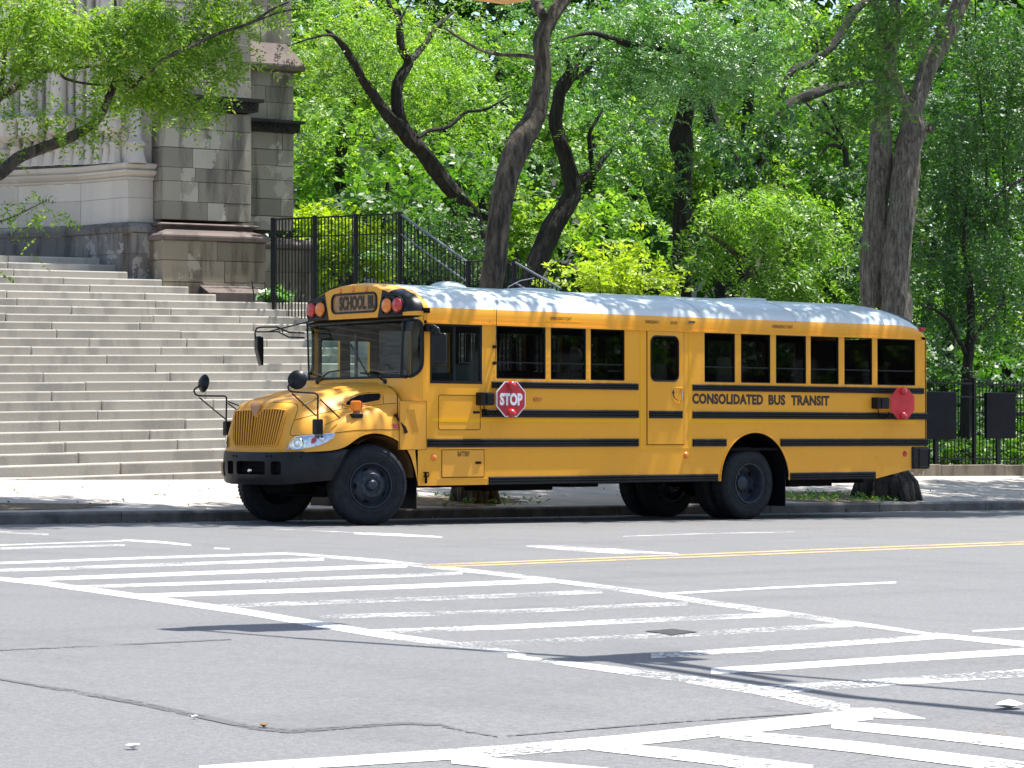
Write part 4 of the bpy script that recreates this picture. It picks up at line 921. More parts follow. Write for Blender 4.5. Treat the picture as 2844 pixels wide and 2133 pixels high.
decal('rust_stain',[gr(2010,950),gr(2090,945),gr(2160,965),gr(2150,1000),gr(2080,1000),gr(2030,980)],'rust',.0038)
# litter
def litter(name,x,y,w_,mat,label,cat):
    c=onG(x,y,.012); mb=MB(); rng=random.Random(int(x)); k=7
    vs=[(c[0]+w_*math.cos(2*PI*i/k)*rng.uniform(.6,1),c[1]+w_*.8*math.sin(2*PI*i/k)*rng.uniform(.6,1),c[2]+rng.uniform(0,w_*.25)) for i in range(k)]+[(c[0],c[1],c[2]+w_*.3),(c[0],c[1],c[2]-.01)]
    mb.add(vs,[(i,(i+1)%k,k) for i in range(k)]+[((i+1)%k,i,k+1) for i in range(k)]); o=mb.build(name,M[mat]); tag(o,label,cat)
litter('crumpled_paper',gr(2150,868)[0],gr(2150,868)[1]+2,.085,'white','crumpled white paper lying on the road near the right edge','litter')
M['leafbrown']=simple('dry leaf brown',(.16,.08,.03),.8,0,.3,20)
litter('dry_leaf',*gl(1140,953),.022,'leafbrown','brown dry leaf lying on the dark sealed crack','leaf')
litter('paper_scrap',*gl(840,917),.018,'white','tiny white scrap beside the sealed crack','litter')
litter('paper_scrap',*gl(575,1045),.028,'plinthpale' if 'plinthpale' in M else 'white','pale scrap on the bare asphalt at lower left','litter')
litter('paper_scrap',845,1446,.04,'white','white scrap in the gutter just left of the near front wheel','litter')
litter('paper_scrap',684,1443,.05,'white','white scrap in the gutter at the far front wheel','litter')
# ================================================================== STEPS
SX=.018
def sh(P): return (P[0],P[1],P[2]+SX*(P[0]))
stairs=empty('stone_staircase',(2,7.5,.5),'wide flight of grey granite steps rising from the pavement to the church','staircase')
def build_rel(mb,name,mats,parent,**k):
    """mesh under a parent whose location is not the origin"""
    o=mb.build(name,mats,parent,**k); root=parent
    while root.parent: root=root.parent
    if parent is root: o.location=-root.location
    return o
def blocks(mb,x0,x1,y0,y1,z0,z1,wmin,wmax,rng,gap=.006,jit=.004):
    x=x0
    while x<x1-.01:
        xe=x+rng.uniform(wmin,wmax)
        if xe>x1-wmin*.6: xe=x1
        j=rng.uniform(-jit,jit); jz=rng.uniform(-jit,jit)
        b=[(x+gap,y0+j,z0),(xe-gap,y0+j,z0),(xe-gap,y1,z0),(x+gap,y1,z0),(x+gap,y0+j,z1+jz),(xe-gap,y0+j,z1+jz),(xe-gap,y1,z1+jz),(x+gap,y1,z1+jz)]
        mb.add([sh(p) for p in b],[(0,3,2,1),(4,5,6,7),(0,1,5,4),(1,2,6,5),(2,3,7,6),(3,0,4,7)]); x=xe
rng=random.Random(7)
RI=.1575; TR=.46; SY0=7.5; SZ0=.565
xend={19:602,20:525,21:452,22:356,23:330,24:301}
for i in range(25):
    y0=SY0+i*TR; z1=SZ0+RI*(i+1); x1=15.0
    if i in xend:
        x1=onY(xend[i],790,y0)[0]
    mb=MB(); xs_=-16+rng.uniform(0,2); blocks(mb,xs_,x1,y0,y0+TR+.25,z1-RI-.06,z1,1.7,3.1,rng,.005,.006)
    build_rel(mb,'step',M['step'],stairs,bevel=.022)
mb=MB(); blocks(mb,-16,15.0,SY0-.02-.40,SY0+.1,-.1,SZ0-.02,1.8,2.9,rng,.006)
build_rel(mb,'step',M['step'],stairs,bevel=.015,label='lowest step partly sunk into the sloping pavement')
mb=MB(); blocks(mb,-16,7.3,SY0+25*TR,SY0+25*TR+9,3.6,SZ0+25*RI+.0,3,5,rng,.004,.0); build_rel(mb,'landing',M['step'],stairs)
# ================================================================== CHURCH
SHX=9.0
def sh(P): return (P[0],P[1],P[2]+SX*(P[0]-SHX))
church=empty('stone_church',(9,19,4),'weathered stone church with sooty buttresses and pale portal wall above the steps','church')
def course_wall(name,x0,x1,y0,y1,zs,wmin,wmax,mat,seed,parent=church,ends=True,label=None,gap=.008):
    rng=random.Random(seed); mb=MB()
    for a,b in zip(zs[:-1],zs[1:]): blocks(mb,x0,x1,y0,y1,a+gap/2,b-gap/2,wmin,wmax,rng,gap/2,.006)
    o=build_rel(mb,name,M[mat],parent,bevel=.01,label=label)
    mb=MB(); mb.add([sh(p) for p in [(x0+.02,y0+.02,zs[0]),(x1-.02,y0+.02,zs[0]),(x1-.02,y1-.01,zs[0]),(x0+.02,y1-.01,zs[0]),(x0+.02,y0+.02,zs[-1]),(x1-.02,y0+.02,zs[-1]),(x1-.02,y1-.01,zs[-1]),(x0+.02,y1-.01,zs[-1])]],[(0,1,5,4),(1,2,6,5),(2,3,7,6),(3,0,4,7),(4,5,6,7)])
    build_rel(mb,'mortar_core',M['mortar'],parent); return o
Yp=17.62
def XZ(x,y,Y): P=onY(x,y,Y); return P[0],P[2]-SX*(P[0]-SHX)
xl,_=XZ(451,500,Yp); xr,_=XZ(698,500,Yp)
zc=[5.36,5.72,6.05,6.36,6.70,7.02,7.40,7.56]
zpx=[614,564,508,470,415,362,312]      # course joints on the left buttress, photo pixels at x~600
zs=[XZ(600,v,Yp)[1] for v in zpx]
course_wall('buttress',xl,xr,Yp,20.5,zs,.7,1.5,'pier',11,label='left buttress of sooty ashlar with pale patches')
zt=XZ(650,275,Yp)[1]
def cornice(name,x0,x1,y0,y1,z0,z1,mat,prof,parent=church,ret=(1,1),smooth=False):
    """moulding run round the front and both returns of a block; prof: (out, height fraction)"""
    mb=MB(); k=len(prof)
    rows=[]
    for o_,h_ in prof:
        z=z0+(z1-z0)*h_; a=o_
        rows.append([(x0-a*ret[0],y1,z),(x0-a*ret[0],y0-a,z),(x1+a*ret[1],y0-a,z),(x1+a*ret[1],y1,z)])
    for r0,r1 in zip(rows[:-1],rows[1:]):
        for j in range(3): mb.add([sh(p) for p in (r0[j],r0[j+1],r1[j+1],r1[j])],[(0,1,2,3)])
    for r in (rows[0],rows[-1]): mb.add([sh(p) for p in r],[(0,1,2,3)])
    return build_rel(mb,name,M[mat],parent,smooth=smooth)
def carved(x0,x1,y0,z0,z1,parent,seed):
    """a row of carved leaves on the frieze"""
    rng=random.Random(seed); mb=MB(); x=x0
    while x<x1:
        for zc_ in (z0+.08,z1-.09):
            r=rng.uniform(.035,.06); a=rng.uniform(-1,1)
            for k in range(3):
                an=a+k*2.1; mb.tube([sh((x,y0-.01,zc_)),sh((x+r*math.cos(an),y0-.045,zc_+r*math.sin(an))),sh((x+1.7*r*math.cos(an),y0-.01,zc_+1.5*r*math.sin(an)))],.02,5,rs=[.012,.026,.008])
        x+=.115
    return build_rel(mb,'leaf_carving',M['blackst'],parent,smooth=True)
zb0=XZ(650,312,Yp)[1]; zb1=zt+.02
co=cornice('carved_band',xl,xr,Yp,20.4,zb0,zb1,'blackst',[(.0,0),(.10,.08),(.11,.72),(.18,.74),(.19,.97),(.02,1.0)])
carved(xl+.03,xr+.06,Yp-.10,zb0,zb0+(zb1-zb0)*.75,church,3)
zs=[zb1+.01+.36*i for i in range(9)]
course_wall('buttress',xl+.02,xr,Yp+.02,20.5,zs,.7,1.4,'pier',12,label='upper part of the left buttress')
# plinth of the left buttress
pl,_=XZ(452,750,17.3); pr,_=XZ(738,750,17.3)
z3=XZ(600,621,17.4)[1]; z2_=XZ(600,637,17.4)[1]; z1_=XZ(600,663,17.3)[1]; z0_=XZ(600,671,17.3)[1]
cornice('base_moulding',xl,xr,Yp,20.4,XZ(600,640,Yp)[1]-.02,z3+.0,'brown',[(.02,0),(.03,.55),(.10,.62),(.12,.8),(.08,1.0),(.0,1.0)],smooth=False)
cornice('plinth_cap',pl+.06,pr-.06,17.36,20.4,z0_,XZ(600,636,17.36)[1],'brown',[(.06,0),(.10,.06),(.12,.30),(.115,.42),(.03,.66),(-.12,.86),(-.24,1.0)],smooth=True)
course_wall('plinth',pl,pr,17.3,20.5,[3.9,XZ(600,785,17.3)[1],XZ(600,725,17.3)[1],z0_],.8,1.6,'plinth',21,label='brown stained plinth under the left buttress')
a,_=XZ(560,800,17.15); b,_=XZ(752,800,17.15)
mb=MB(); zz=XZ(650,815,17.05)[1]; mb.add([sh(p) for p in [(a-.03,16.85,zz),(b,16.85,zz),(b-.22,17.3,zz+.16),(a+.06,17.3,zz+.16),(a-.03,16.85,zz-.5),(b,16.85,zz-.5)]],[(0,1,2,3),(0,4,5,1),(1,5,2),(0,3,4)]); build_rel(mb,'weathered_ledge',M['brown'],church)
# right buttress
xr2,_=XZ(816,560,18.55); Yq=18.55
zs=[XZ(760,v,Yq)[1] for v in (640,600,552,500,460,415,368)]
course_wall('buttress',xr-.35,xr2,Yq,20.6,zs,.4,1.0,'pier',31,label='right buttress of dark ashlar')
zr0=XZ(760,368,Yq)[1]; zr1=XZ(760,333,Yq)[1]
cornice('carved_band',xr-.3,xr2,Yq,20.6,zr0,zr1,'blackst',[(.0,0),(.09,.08),(.10,.74),(.17,.76),(.18,.97),(.02,1.0)],ret=(0,1))
carved(xr,xr2+.06,Yq-.09,zr0,zr0+(zr1-zr0)*.76,church,5)
zs=[zr1+.005,XZ(760,285,Yq)[1],XZ(760,240,Yq)[1],XZ(760,198,Yq)[1]]
course_wall('buttress',xr-.35,xr2,Yq,20.6,zs,.4,1.0,'pier',32,label='middle stage of the right buttress')
zs0=XZ(760,198,Yq)[1]; zs1=XZ(760,128,Yq+.5)[1]
cornice('sloped_offset',xr-.3,xr2,Yq,20.6,zs0,zs1,'brown',[(.03,0),(.16,.04),(.19,.16),(.185,.22),(-.12,1.0)],ret=(0,1))
x3,_=XZ(806,60,Yq+.2)
course_wall('buttress',xr-.35,x3,Yq+.14,20.6,[zs1-.02+.38*i for i in range(8)],.4,1.0,'pier',33,label='top stage of the right buttress')
p2l,p2r=xr,XZ(878,700,18.2)[0]
cornice('plinth_cap',p2l,p2r-.06,18.26,20.6,XZ(800,692,18.2)[1],XZ(800,660,18.3)[1],'brown',[(.06,0),(.10,.06),(.12,.30),(.115,.42),(.03,.66),(-.14,.9),(-.3,1.0)],ret=(0,1),smooth=True)
course_wall('plinth',p2l,p2r,18.2,20.6,[3.4,4.0,4.45,XZ(800,692,18.2)[1]],.5,1.2,'plinth',35,label='grey plinth behind the railing')
# pale portal wall: polygonal plan
PL=[(8.36,17.98),(7.56,17.92),(7.33,19.3),(6.6,20.5),(5.6,21.6),(2.0,24.5),(-4,27.0)]
def runwall(name,mat,z0,z1,off0,off1,parent=church,pl=PL,prof=None,joints=None,label=None,smooth=False):
    mb=MB(); n_=len(pl); nr=[]
    for i in range(n_):
        a=np.array(pl[max(i-1,0)]); b=np.array(pl[min(i+1,n_-1)]); t=(b-a)/np.linalg.norm(b-a); nr.append(np.array([-t[1],t[0]])*-1 if True else 0)
    nr=[v if v[1]<0 else -v for v in nr]
    prof=prof or [(off0,0),(off1,1)]
    rows=[[sh((pl[i][0]+nr[i][0]*o_,pl[i][1]+nr[i][1]*o_,z0+(z1-z0)*h_)) for i in range(n_)] for o_,h_ in prof]
    for r0,r1 in zip(rows[:-1],rows[1:]):
        for j in range(n_-1): mb.add([r0[j],r0[j+1],r1[j+1],r1[j]],[(0,1,2,3)])
    return build_rel(mb,name,M[mat],parent,label=label,smooth=smooth)
def segblocks(name,mat,zs,wmin,wmax,seed,off=0.,th=.35,label=None):
    """ashlar blocks along each straight piece of the portal wall"""
    rng=random.Random(seed); mb=MB()
    for (ax_,ay),(bx_,by) in zip(PL[:-1],PL[1:]):
        L=math.hypot(bx_-ax_,by-ay); tx,ty=(bx_-ax_)/L,(by-ay)/L; nx,ny=(-ty,tx) 
        if ny>0 or (abs(ny)<.3 and nx>0): nx,ny=-nx,-ny
        if ny>0: nx,ny=-nx,-ny
        for z0,z1 in zip(zs[:-1],zs[1:]):
            s_=0.
            while s_<L-.01:
                e=s_+rng.uniform(wmin,wmax); e=L if e>L-wmin*.6 else e
                j=rng.uniform(-.004,.004)+off
                c=[(ax_+tx*(s_+.004)+nx*j,ay+ty*(s_+.004)+ny*j),(ax_+tx*(e-.004)+nx*j,ay+ty*(e-.004)+ny*j),(ax_+tx*(e-.004)-nx*th,ay+ty*(e-.004)-ny*th),(ax_+tx*(s_+.004)-nx*th,ay+ty*(s_+.004)-ny*th)]
                vs=[sh((p[0],p[1],z)) for z in (z0+.003,z1-.003) for p in c]
                mb.add(vs,[(0,3,2,1),(4,5,6,7),(0,1,5,4),(1,2,6,5),(2,3,7,6),(3,0,4,7)]); s_=e
    return build_rel(mb,name,M[mat],church,label=label)
zA=XZ(400,618,17.95)[1]; zB=6.18; zC=XZ(400,452,17.95)[1]
segblocks('base_course','base',[3.7,4.2,4.72,zA-.22],.7,1.4,5,.16,label='dark flaking base of the portal wall')
runwall('base_moulding','base',zA-.24,zA,0,0,prof=[(.14,0),(.20,.15),(.22,.5),(.12,.9),(.0,1.)],smooth=True)
zmid=XZ(400,550,17.95)[1]
segblocks('portal_wall','lime',[zA,zmid,zB],1.1,2.2,6,.0,label='smooth pale limestone dado')
runwall('string_course','lime',zB,zC,0,0,prof=[(.0,0),(.05,.06),(.05,.14),(.02,.2),(.10,.34),(.14,.42),(.15,.52),(.08,.6),(.13,.72),(.17,.84),(.16,.92),(.02,1.)],smooth=True)
segblocks('portal_wall','lime',[zC+.42*i for i in range(10)],.9,1.6,8,-.06,label='upper limestone wall behind the colonnettes')
def colon(px,ptop,pbase,rad,Ywall,octa=False):
    pass
# colonnettes standing on sloped bases along the portal wall
def onPL(px,py,off):
    """point of the portal wall plan seen at px, pushed out by off"""
    best=None
    for (ax_,ay),(bx_,by) in zip(PL[:-1],PL[1:]):
        r=ray(px,py); d=np.array([bx_-ax_,by-ay]); A=np.array([[r[0],-d[0]],[r[1],-d[1]]]); t,s_=np.linalg.solve(A,np.array([ax_-CAM[0],ay-CAM[1]]))
        if -.02<=s_<=1.02:
            nx,ny=-d[1],d[0]; L=math.hypot(nx,ny); nx/=L; ny/=L
            if ny>0: nx,ny=-nx,-ny
            P=CAM+r*t; return np.array([P[0]+nx*off,P[1]+ny*off,P[2]])
    return None
for i,(px,yb,yt,r) in enumerate([(374,452,398,.17),(324,452,397,.12),(302,452,405,.10),(278,455,398,.11),(252,456,408,.10),(224,457,401,.13),(196,457,412,.11),(170,458,404,.13),(140,460,418,.12),(110,461,408,.14),(78,463,420,.13),(45,463,410,.14),(12,464,420,.14)]):
    p=onPL(px,yb,.02)
    if p is None: continue
    zt_=onPL(px,yt,.02)[2]; zb=p[2]
    mb=MB(); n_=8
    mb.lathe([(r*1.30,-.02),(r*1.30,.02),(r*1.22,.05),(r,.22),(r,zt_-zb-.06),(r*1.18,zt_-zb-.05),(r*1.22,zt_-zb+.0),(r*.9,zt_-zb+.05),(r*.72,zt_-zb+.12),(r*.66,3.4)],(p[0],p[1],zb),(0,0,1),8 if i%2 else 16)
    build_rel(mb,'colonnette',M['lime'],church,smooth=i%2==0)
for px,y0,y1,w_ in ((102,382,330,.30),(185,372,326,.30),(330,366,320,.26),(30,388,335,.32)):
    p=onPL(px,y0,.24); 
    if p is None: continue
    z1=onPL(px,y1,.24)[2]-p[2]
    mb=MB(); mb.lathe([(.04,-.10),(w_*.8,0),(w_*.92,.02),(w_*.92,z1-.12),(w_*1.05,z1-.09),(w_*1.05,z1-.02),(w_*.9,z1),(0,z1)],p,(0,0,1),8); build_rel(mb,'niche_pedestal',M['lime'],church)
    mb=MB(); mb.lathe([(w_*.55,z1),(w_*.5,z1+3)],(p[0],p[1]+.1,p[2]),(0,0,1),10); build_rel(mb,'niche_shaft',M['lime'],church,smooth=True)
# ================================================================== RAILING beside the steps
XF=onY(758,834,15.8)[0]
fence=empty('stair_railing',(XF,13,3.6),'black iron railing stepping down beside the church steps behind the bus','railing')
def FX(x,y): return onX(x,y,XF)
fq=lambda x,y:(740+x/2.458,580+y/2.458)
pts=[fq(45,68),fq(330,54),fq(610,42),fq(912,28),fq(1378,362),fq(1475,352),fq(1690,355),fq(2010,540)]
T=[FX(*p) for p in pts]
def bars(name,A,B,drop,spacing,r,parent,rail2=.55,m='iron',base=None):
    mb=MB(); A=Vector(A); B=Vector(B); L=math.hypot(B.y-A.y,B.x-A.x); n_=max(1,int(L/spacing))
    for i in range(1,n_):
        p=A.lerp(B,i/n_); zb=p.z-drop if base is None else base; mb.box(p.x-r,p.x+r,p.y-r,p.y+r,zb,p.z-.01)
    return build_rel(mb,name,M[m],parent)
for i in range(len(T)-1):
    A,B=T[i],T[i+1]; slope=abs(A[2]-B[2])>.3
    bars('bar_panel',A,B,2.1,.105,.009,fence)
    mb=MB(); w_=.022
    for dz,hh,mm in ((0,.03,'ironedge' if slope else 'iron'),(-.36,.022,'iron' if not slope else 'ironedge')):
        A_=Vector(A)+Vector((0,0,dz)); B_=Vector(B)+Vector((0,0,dz))
        mb=MB(); mb.add([(A_.x-w_,A_.y,A_.z-hh),(A_.x+w_,A_.y,A_.z-hh),(A_.x+w_,A_.y,A_.z),(A_.x-w_,A_.y,A_.z),(B_.x-w_,B_.y,B_.z-hh),(B_.x+w_,B_.y,B_.z-hh),(B_.x+w_,B_.y,B_.z),(B_.x-w_,B_.y,B_.z)],[(0,1,2,3),(4,7,6,5),(0,4,5,1),(1,5,6,2),(2,6,7,3),(3,7,4,0)])
        build_rel(mb,'rail',M[mm],fence)
    
for i in (0,1,2,3,4,6):
    p=T[i]; mb=MB(); mb.box(p[0]-.035,p[0]+.035,p[1]-.035,p[1]+.035,p[2]-2.2,p[2]+.02); build_rel(mb,'post',M['iron'],fence,bevel=.006)
# cheek wall of the steps under the railing
mb=MB(); ztop=lambda y:float(np.interp(y,[T[7][1],T[6][1],T[4][1],T[3][1],T[0][1],22],[T[7][2]-1.9,T[6][2]-1.9,T[4][2]-1.9,T[3][2]-1.95,T[0][2]-1.95,T[0][2]-1.95]))
for y in np.arange(6.9,22,.9): mb.box(XF-.15,XF+.15,y+.004,y+.896,-.5,max(.4,ztop(y+.45)))
build_rel(mb,'cheek_wall',M['step'],stairs)
# ================================================================== PARK FENCE on the right
YB=7.5
pf=empty('park_fence',(22,YB,.5),'black iron park fence standing on a low stone kerb at the right','fence')
x0=XF+.3; x1=30.
fz=lambda x:.20+swz(x,YB)
mb=MB(); x=x0
while x<x1:
    e=min(x+1.9,x1); mb.box(x+.004,e-.004,YB-.15,YB+.15,-.3,fz(x)); x=e
build_rel(mb,'base_kerb',M['plinth'],pf,bevel=.015)
mb=MB(); x=x0+.1
while x<x1:
    z=fz(x); mb.tube([(x,YB,z),(x,YB,z+1.62),(x,YB,z+1.68)],.011,6,rs=[.011,.011,.003]); x+=.105
o=build_rel(mb,'bars',M['iron'],pf); o['kind']='stuff'
for dz in (.10,1.32,1.58):
    mb=MB(); mb.add([(x0,YB-.02,fz(x0)+dz),(x1,YB-.02,fz(x1)+dz),(x1,YB+.02,fz(x1)+dz),(x0,YB+.02,fz(x0)+dz),(x0,YB-.02,fz(x0)+dz+.035),(x1,YB-.02,fz(x1)+dz+.035),(x1,YB+.02,fz(x1)+dz+.035),(x0,YB+.02,fz(x0)+dz+.035)],[(0,3,2,1),(4,5,6,7),(0,1,5,4),(1,2,6,5),(2,3,7,6),(3,0,4,7)]); build_rel(mb,'rail',M['iron'],pf)
for k in range(8):
    x=onY(2705,1200,YB)[0]+2.6*(k-5)
    if x<x0 or x>x1: continue
    mb=MB(); mb.box(x-.035,x+.035,YB-.035,YB+.035,fz(x),fz(x)+1.72); build_rel(mb,'post',M['iron'],pf,bevel=.006)
M['board']=simple('black notice board back',(.003,.004,.008),.55,0,.5,3,spec=.12)
def board(px0,px1,py0,py1,label):
    Y=YB-.12; a=onY(px0,py0,Y); b=onY(px1,py1,Y)
    e=empty('notice_board',(float(a[0]+b[0])/2,Y,.8),label,'notice board','black boards hung behind the park fence')
    mb=MB(); mb.box(a[0],b[0],Y-.02,Y+.05,b[2],a[2]); build_rel(mb,'panel',M['board'],e,bevel=.01)
    mb=MB(); c=(a[0]+b[0])/2; mb.box(c-.05,c+.05,Y+.05,Y+.09,fz(c),a[2]-.1); build_rel(mb,'post',M['iron'],e)
board(2560,2655,1087,1220,'black board directly behind the rear of the bus on the fence')
board(2738,2820,1090,1218,'black board at the far right of the park fence')
# park bench rails seen through the fence
e=empty('park_bench',(25,13,.9),'dark slatted bench beyond the park fence between the two boards','bench')
a=onY(2700,1150,11.5); b=onY(2860,1150,11.5)
for py in (1150,1166,1182,1205):
    z=onY(2780,py,11.5)[2]; mb=MB(); mb.box(a[0],b[0]+1,11.5+.0,11.56+(.4 if py==1205 else 0),z-.05,z+.05); build_rel(mb,'slat',M['iron'],e,bevel=.01)
for t in (.1,.6,1.1):
    x=a[0]+(b[0]-a[0])*t; mb=MB(); mb.box(x,x+.06,11.58,12.0,z-.6,z); build_rel(mb,'leg',M['iron'],e)
M['path']=simple('pale path',(.45,.42,.38),.9,0,.2,2)  # the path's own pale tone
mb=MB(); A=[onY(2690,1205,14)[0],onY(2990,1205,14)[0]]
panel(mb,[(A[0],12.4),(A[1]+6,12.4),(A[1]+8,14.6),(A[0]+1.5,14.4)],[],lambda a,b:(a,b,hz(a,b)+.16),(.8,.8)); struct(mb.build('path',M['path']))
# buildings glimpsed beyond the trees
def far_building(px,py,Y,wid,dep,z0,z1,mat,label,nwin,name='apartment_building'):
    c=onY(px,py,Y); e=empty(name,(c[0],Y,z0),label,'building')
    mb=MB(); mb.box(c[0]-wid/2,c[0]+wid/2,Y,Y+dep,z0-3,z1); build_rel(mb,'wall',M[mat],e)
    mb=MB(); mb.box(c[0]-wid/2-.2,c[0]+wid/2+.2,Y-.2,Y+dep,z1,z1+.5); build_rel(mb,'roof',M['lime'],e)
    for i in range(nwin):
        for j in range(3):
            x=c[0]-wid/2+wid*(i+.5)/nwin; z=z0+1.2+j*3.2
            if z+1.9>z1: continue
            mb=MB(); mb.box(x-.75,x+.75,Y-.06,Y,z-.15,z+1.95); f=build_rel(mb,'window',M['lime'],e); mb=MB(); mb.box(x-.55,x+.55,Y-.08,Y-.06,z,z+1.75); mb.build('pane',M['tint'],f)
    return e
def brick_mat():
    m,nt,b=newmat('pale brick'); tc=N(nt,'ShaderNodeTexCoord'); mp=N(nt,'ShaderNodeMapping'); mp.inputs['Rotation'].default_value=(PI/2,0,0); br=N(nt,'ShaderNodeTexBrick')
    nt.links.new(tc.outputs['Object'],mp.inputs[0]); nt.links.new(mp.outputs[0],br.inputs['Vector'])
    for k_,v in (('Scale',1.),('Brick Width',.6),('Row Height',.2),('Mortar Size',.02)): br.inputs[k_].default_value=v
    br.inputs['Color1'].default_value=(.30,.26,.23,1); br.inputs['Color2'].default_value=(.24,.20,.175,1); br.inputs['Mortar'].default_value=(.35,.33,.3,1)
    nt.links.new(br.outputs[0],b.inputs['Base Color']); b.inputs['Roughness'].default_value=.9; return m
M['brick']=brick_mat()
far_building(2290,600,92,20,12,2,22,'brick','pale brick building glimpsed through the trees behind the rear of the bus',7)
far_building(1480,600,120,26,12,2,26,'brick','grey brick building far behind the middle trees',8)
# stone monument glimpsed between the trees
c=onY(1722,640,46.); e=empty('stone_monument',(c[0],46,2.0),'slender pale stone monument glimpsed between the trunks','monument')
mb=MB(); z0=2.0; H_=onY(1722,505,46.)[2]-z0
mb.lathe([(.9,0),(.9,.5),(.7,.6),(.62,1.6),(.75,1.7),(.5,1.9),(.42,H_*.55),(.5,H_*.57),(.33,H_*.62),(.22,H_*.85),(.28,H_*.87),(.06,H_)],(c[0],46,z0),(0,0,1),8); build_rel(mb,'shaft',M['lime'],e)
for k in range(8):
    a=2*PI*k/8; mb=MB(); mb.lathe([(.10,0),(.10,1.0),(.13,1.05),(.02,1.5)],(c[0]+.62*math.cos(a),46+.62*math.sin(a),z0+1.6),(0,0,1),6); build_rel(mb,'pinnacle',M['lime'],e)
# ================================================================== TREES
def leaves_obj(name,mat,V,parent=None,tagk=None):
    """V: (n,4,3) quads"""
    n=len(V); me=bpy.data.meshes.new(name); me.vertices.add(n*4); me.vertices.foreach_set('co',V.reshape(-1).astype(np.float32))
    me.loops.add(n*4); me.loops.foreach_set('vertex_index',np.arange(n*4,dtype=np.int32))
    me.polygons.add(n); me.polygons.foreach_set('loop_start',np.arange(0,n*4,4,dtype=np.int32))
    me.update(calc_edges=True); me.materials.append(mat); o=link(name,me,parent)
    if parent is not None: o.location=-parent.location
    return o
def unit(v): return v/np.maximum(np.linalg.norm(v,axis=-1,keepdims=True),1e-6)
def sprays(rs,C,L,npair,ll,lw,droop=.3,up=.75,yawc=None):
    """feathery sprays: at each centre a twig with leaves in pairs. returns quads"""
    n=len(C); az=rs.uniform(0,2*PI,n); pit=rs.normal(-droop,.3,n)
    d=np.stack([np.cos(az)*np.cos(pit),np.sin(az)*np.cos(pit),np.sin(pit)],1)
    nrm=unit(np.stack([rs.normal(0,.45,n),rs.normal(0,.45,n),np.full(n,up)],1)); side=unit(np.cross(nrm,d)); nrm=np.cross(d,side)
    Ls=L*rs.uniform(.6,1.3,n)
    out=[]
    for k in range(npair):
        t=(k+.5)/npair
        bend=-.35*t*t*Ls
        base=C+d*(t*Ls)[:,None]; base[:,2]+=bend
        for sgn_ in (-1,1):
            dirn=unit(side*sgn_+d*rs.uniform(.2,.9,n)[:,None]+nrm*rs.normal(-.15,.35,n)[:,None])
            w_=unit(np.cross(dirn,nrm+rs.normal(0,.35,(n,3)))); l_=ll*rs.uniform(.7,1.25,n)*(1-.35*abs(t-.5)); 
            tip=base+dirn*l_[:,None]; mid=base+dirn*(l_*.45)[:,None]; ww=(w_*(lw*rs.uniform(.7,1.2,n))[:,None])*.5
            out.append(np.stack([base,mid+ww,tip,mid-ww],1))
    return np.concatenate(out,0)
def blob_pts(rs,c,rad,n,shell=.35,flat=1.):
    """points in an ellipsoid, lumpy, biased outwards"""
    d=unit(rs.normal(0,1,(n,3))); r=rs.uniform(shell,1,n)**.6
    lump=1+.22*np.sin(d[:,0]*5+c[0])*np.cos(d[:,1]*6+c[1]+d[:,2]*4)
    return np.array(c)+d*(r*lump)[:,None]*np.array(rad)
def crown(rs,blobs,spec,parent,mat,name='crown'):
    """blobs: (photo px x, photo px y, Y, rx px, ry px, depth m, sprays)"""
    V=[]
    for (x,y,Y,rx,ry,dep,n) in blobs:
        c=onY(x,y,Y); D=float(np.dot(c-CAM,vF)); m=D/FPX; sub=max(3,int(n/26))
        cen=blob_pts(rs,c,(rx*m,dep,ry*m),sub,.1)
        k=max(1,n//sub)
        P=np.repeat(cen,k,0)+rs.normal(0,1,(sub*k,3))*np.array([spec.get('cl',.35)*1.0]*2+[spec.get('cl',.35)*.55])
        V.append(sprays(rs,P,spec['L'],spec['np'],spec['ll'],spec['lw'],spec.get('droop',.3),spec.get('up',.75)))
    return leaves_obj(name,M[mat],np.concatenate(V,0),parent)
def limb(mb,pts,Y,r0,r1,n=10,jit=.0,dY=None,root=0):
    """pts: photo pixels; radii in pixels r0->r1 ; Y plane, dY per-point offset"""
    P=[];R=[]
    k=len(pts)
    for i,p in enumerate(pts):
        y=Y+(dY[i] if dY else 0); c=onY(p[0],p[1],y); D=float(np.dot(c-CAM,vF)); P.append(Vector(c)); rr_=p[2] if len(p)>2 else r0+(r1-r0)*i/(k-1); R.append(rr_*D/FPX)
    # smooth with Catmull-Rom
    Q=[];RR=[]
    for i in range(k-1):
        p0=P[max(i-1,0)];p1=P[i];p2=P[i+1];p3=P[min(i+2,k-1)]
        for t in np.linspace(0,1,5)[:-1]:
            Q.append(.5*((2*p1)+(-p0+p2)*t+(2*p0-5*p1+4*p2-p3)*t*t+(-p0+3*p1-3*p2+p3)*t**3)); RR.append(R[i]+(R[i+1]-R[i])*t)
    Q.append(P[-1]); RR.append(R[-1])
    m0=len(mb.v); mb.tube(Q,1,n,rs=RR)
    # knobbly bark outline
    rg=random.Random(int(abs(P[0].x*100)))
    for i in range(len(Q)):
        for j in range(n):
            idx=m0+i*n+j; v=Vector(mb.v[idx]); o_=v-Q[i]; s_=1+.09*math.sin(j*2.1+i*.5)+.06*rg.uniform(-1,1)
            mb.v[idx]=tuple(Q[i]+o_*s_)
def q2(*P): return [(p[0]*1.28571,p[1]*1.28571)+((p[2]*1.28571,) if len(p)>2 else ()) for p in P]
def c4(*P): return [(p[0]/1.843,p[1]/1.843)+((p[2]/1.843,) if len(p)>2 else ()) for p in P]
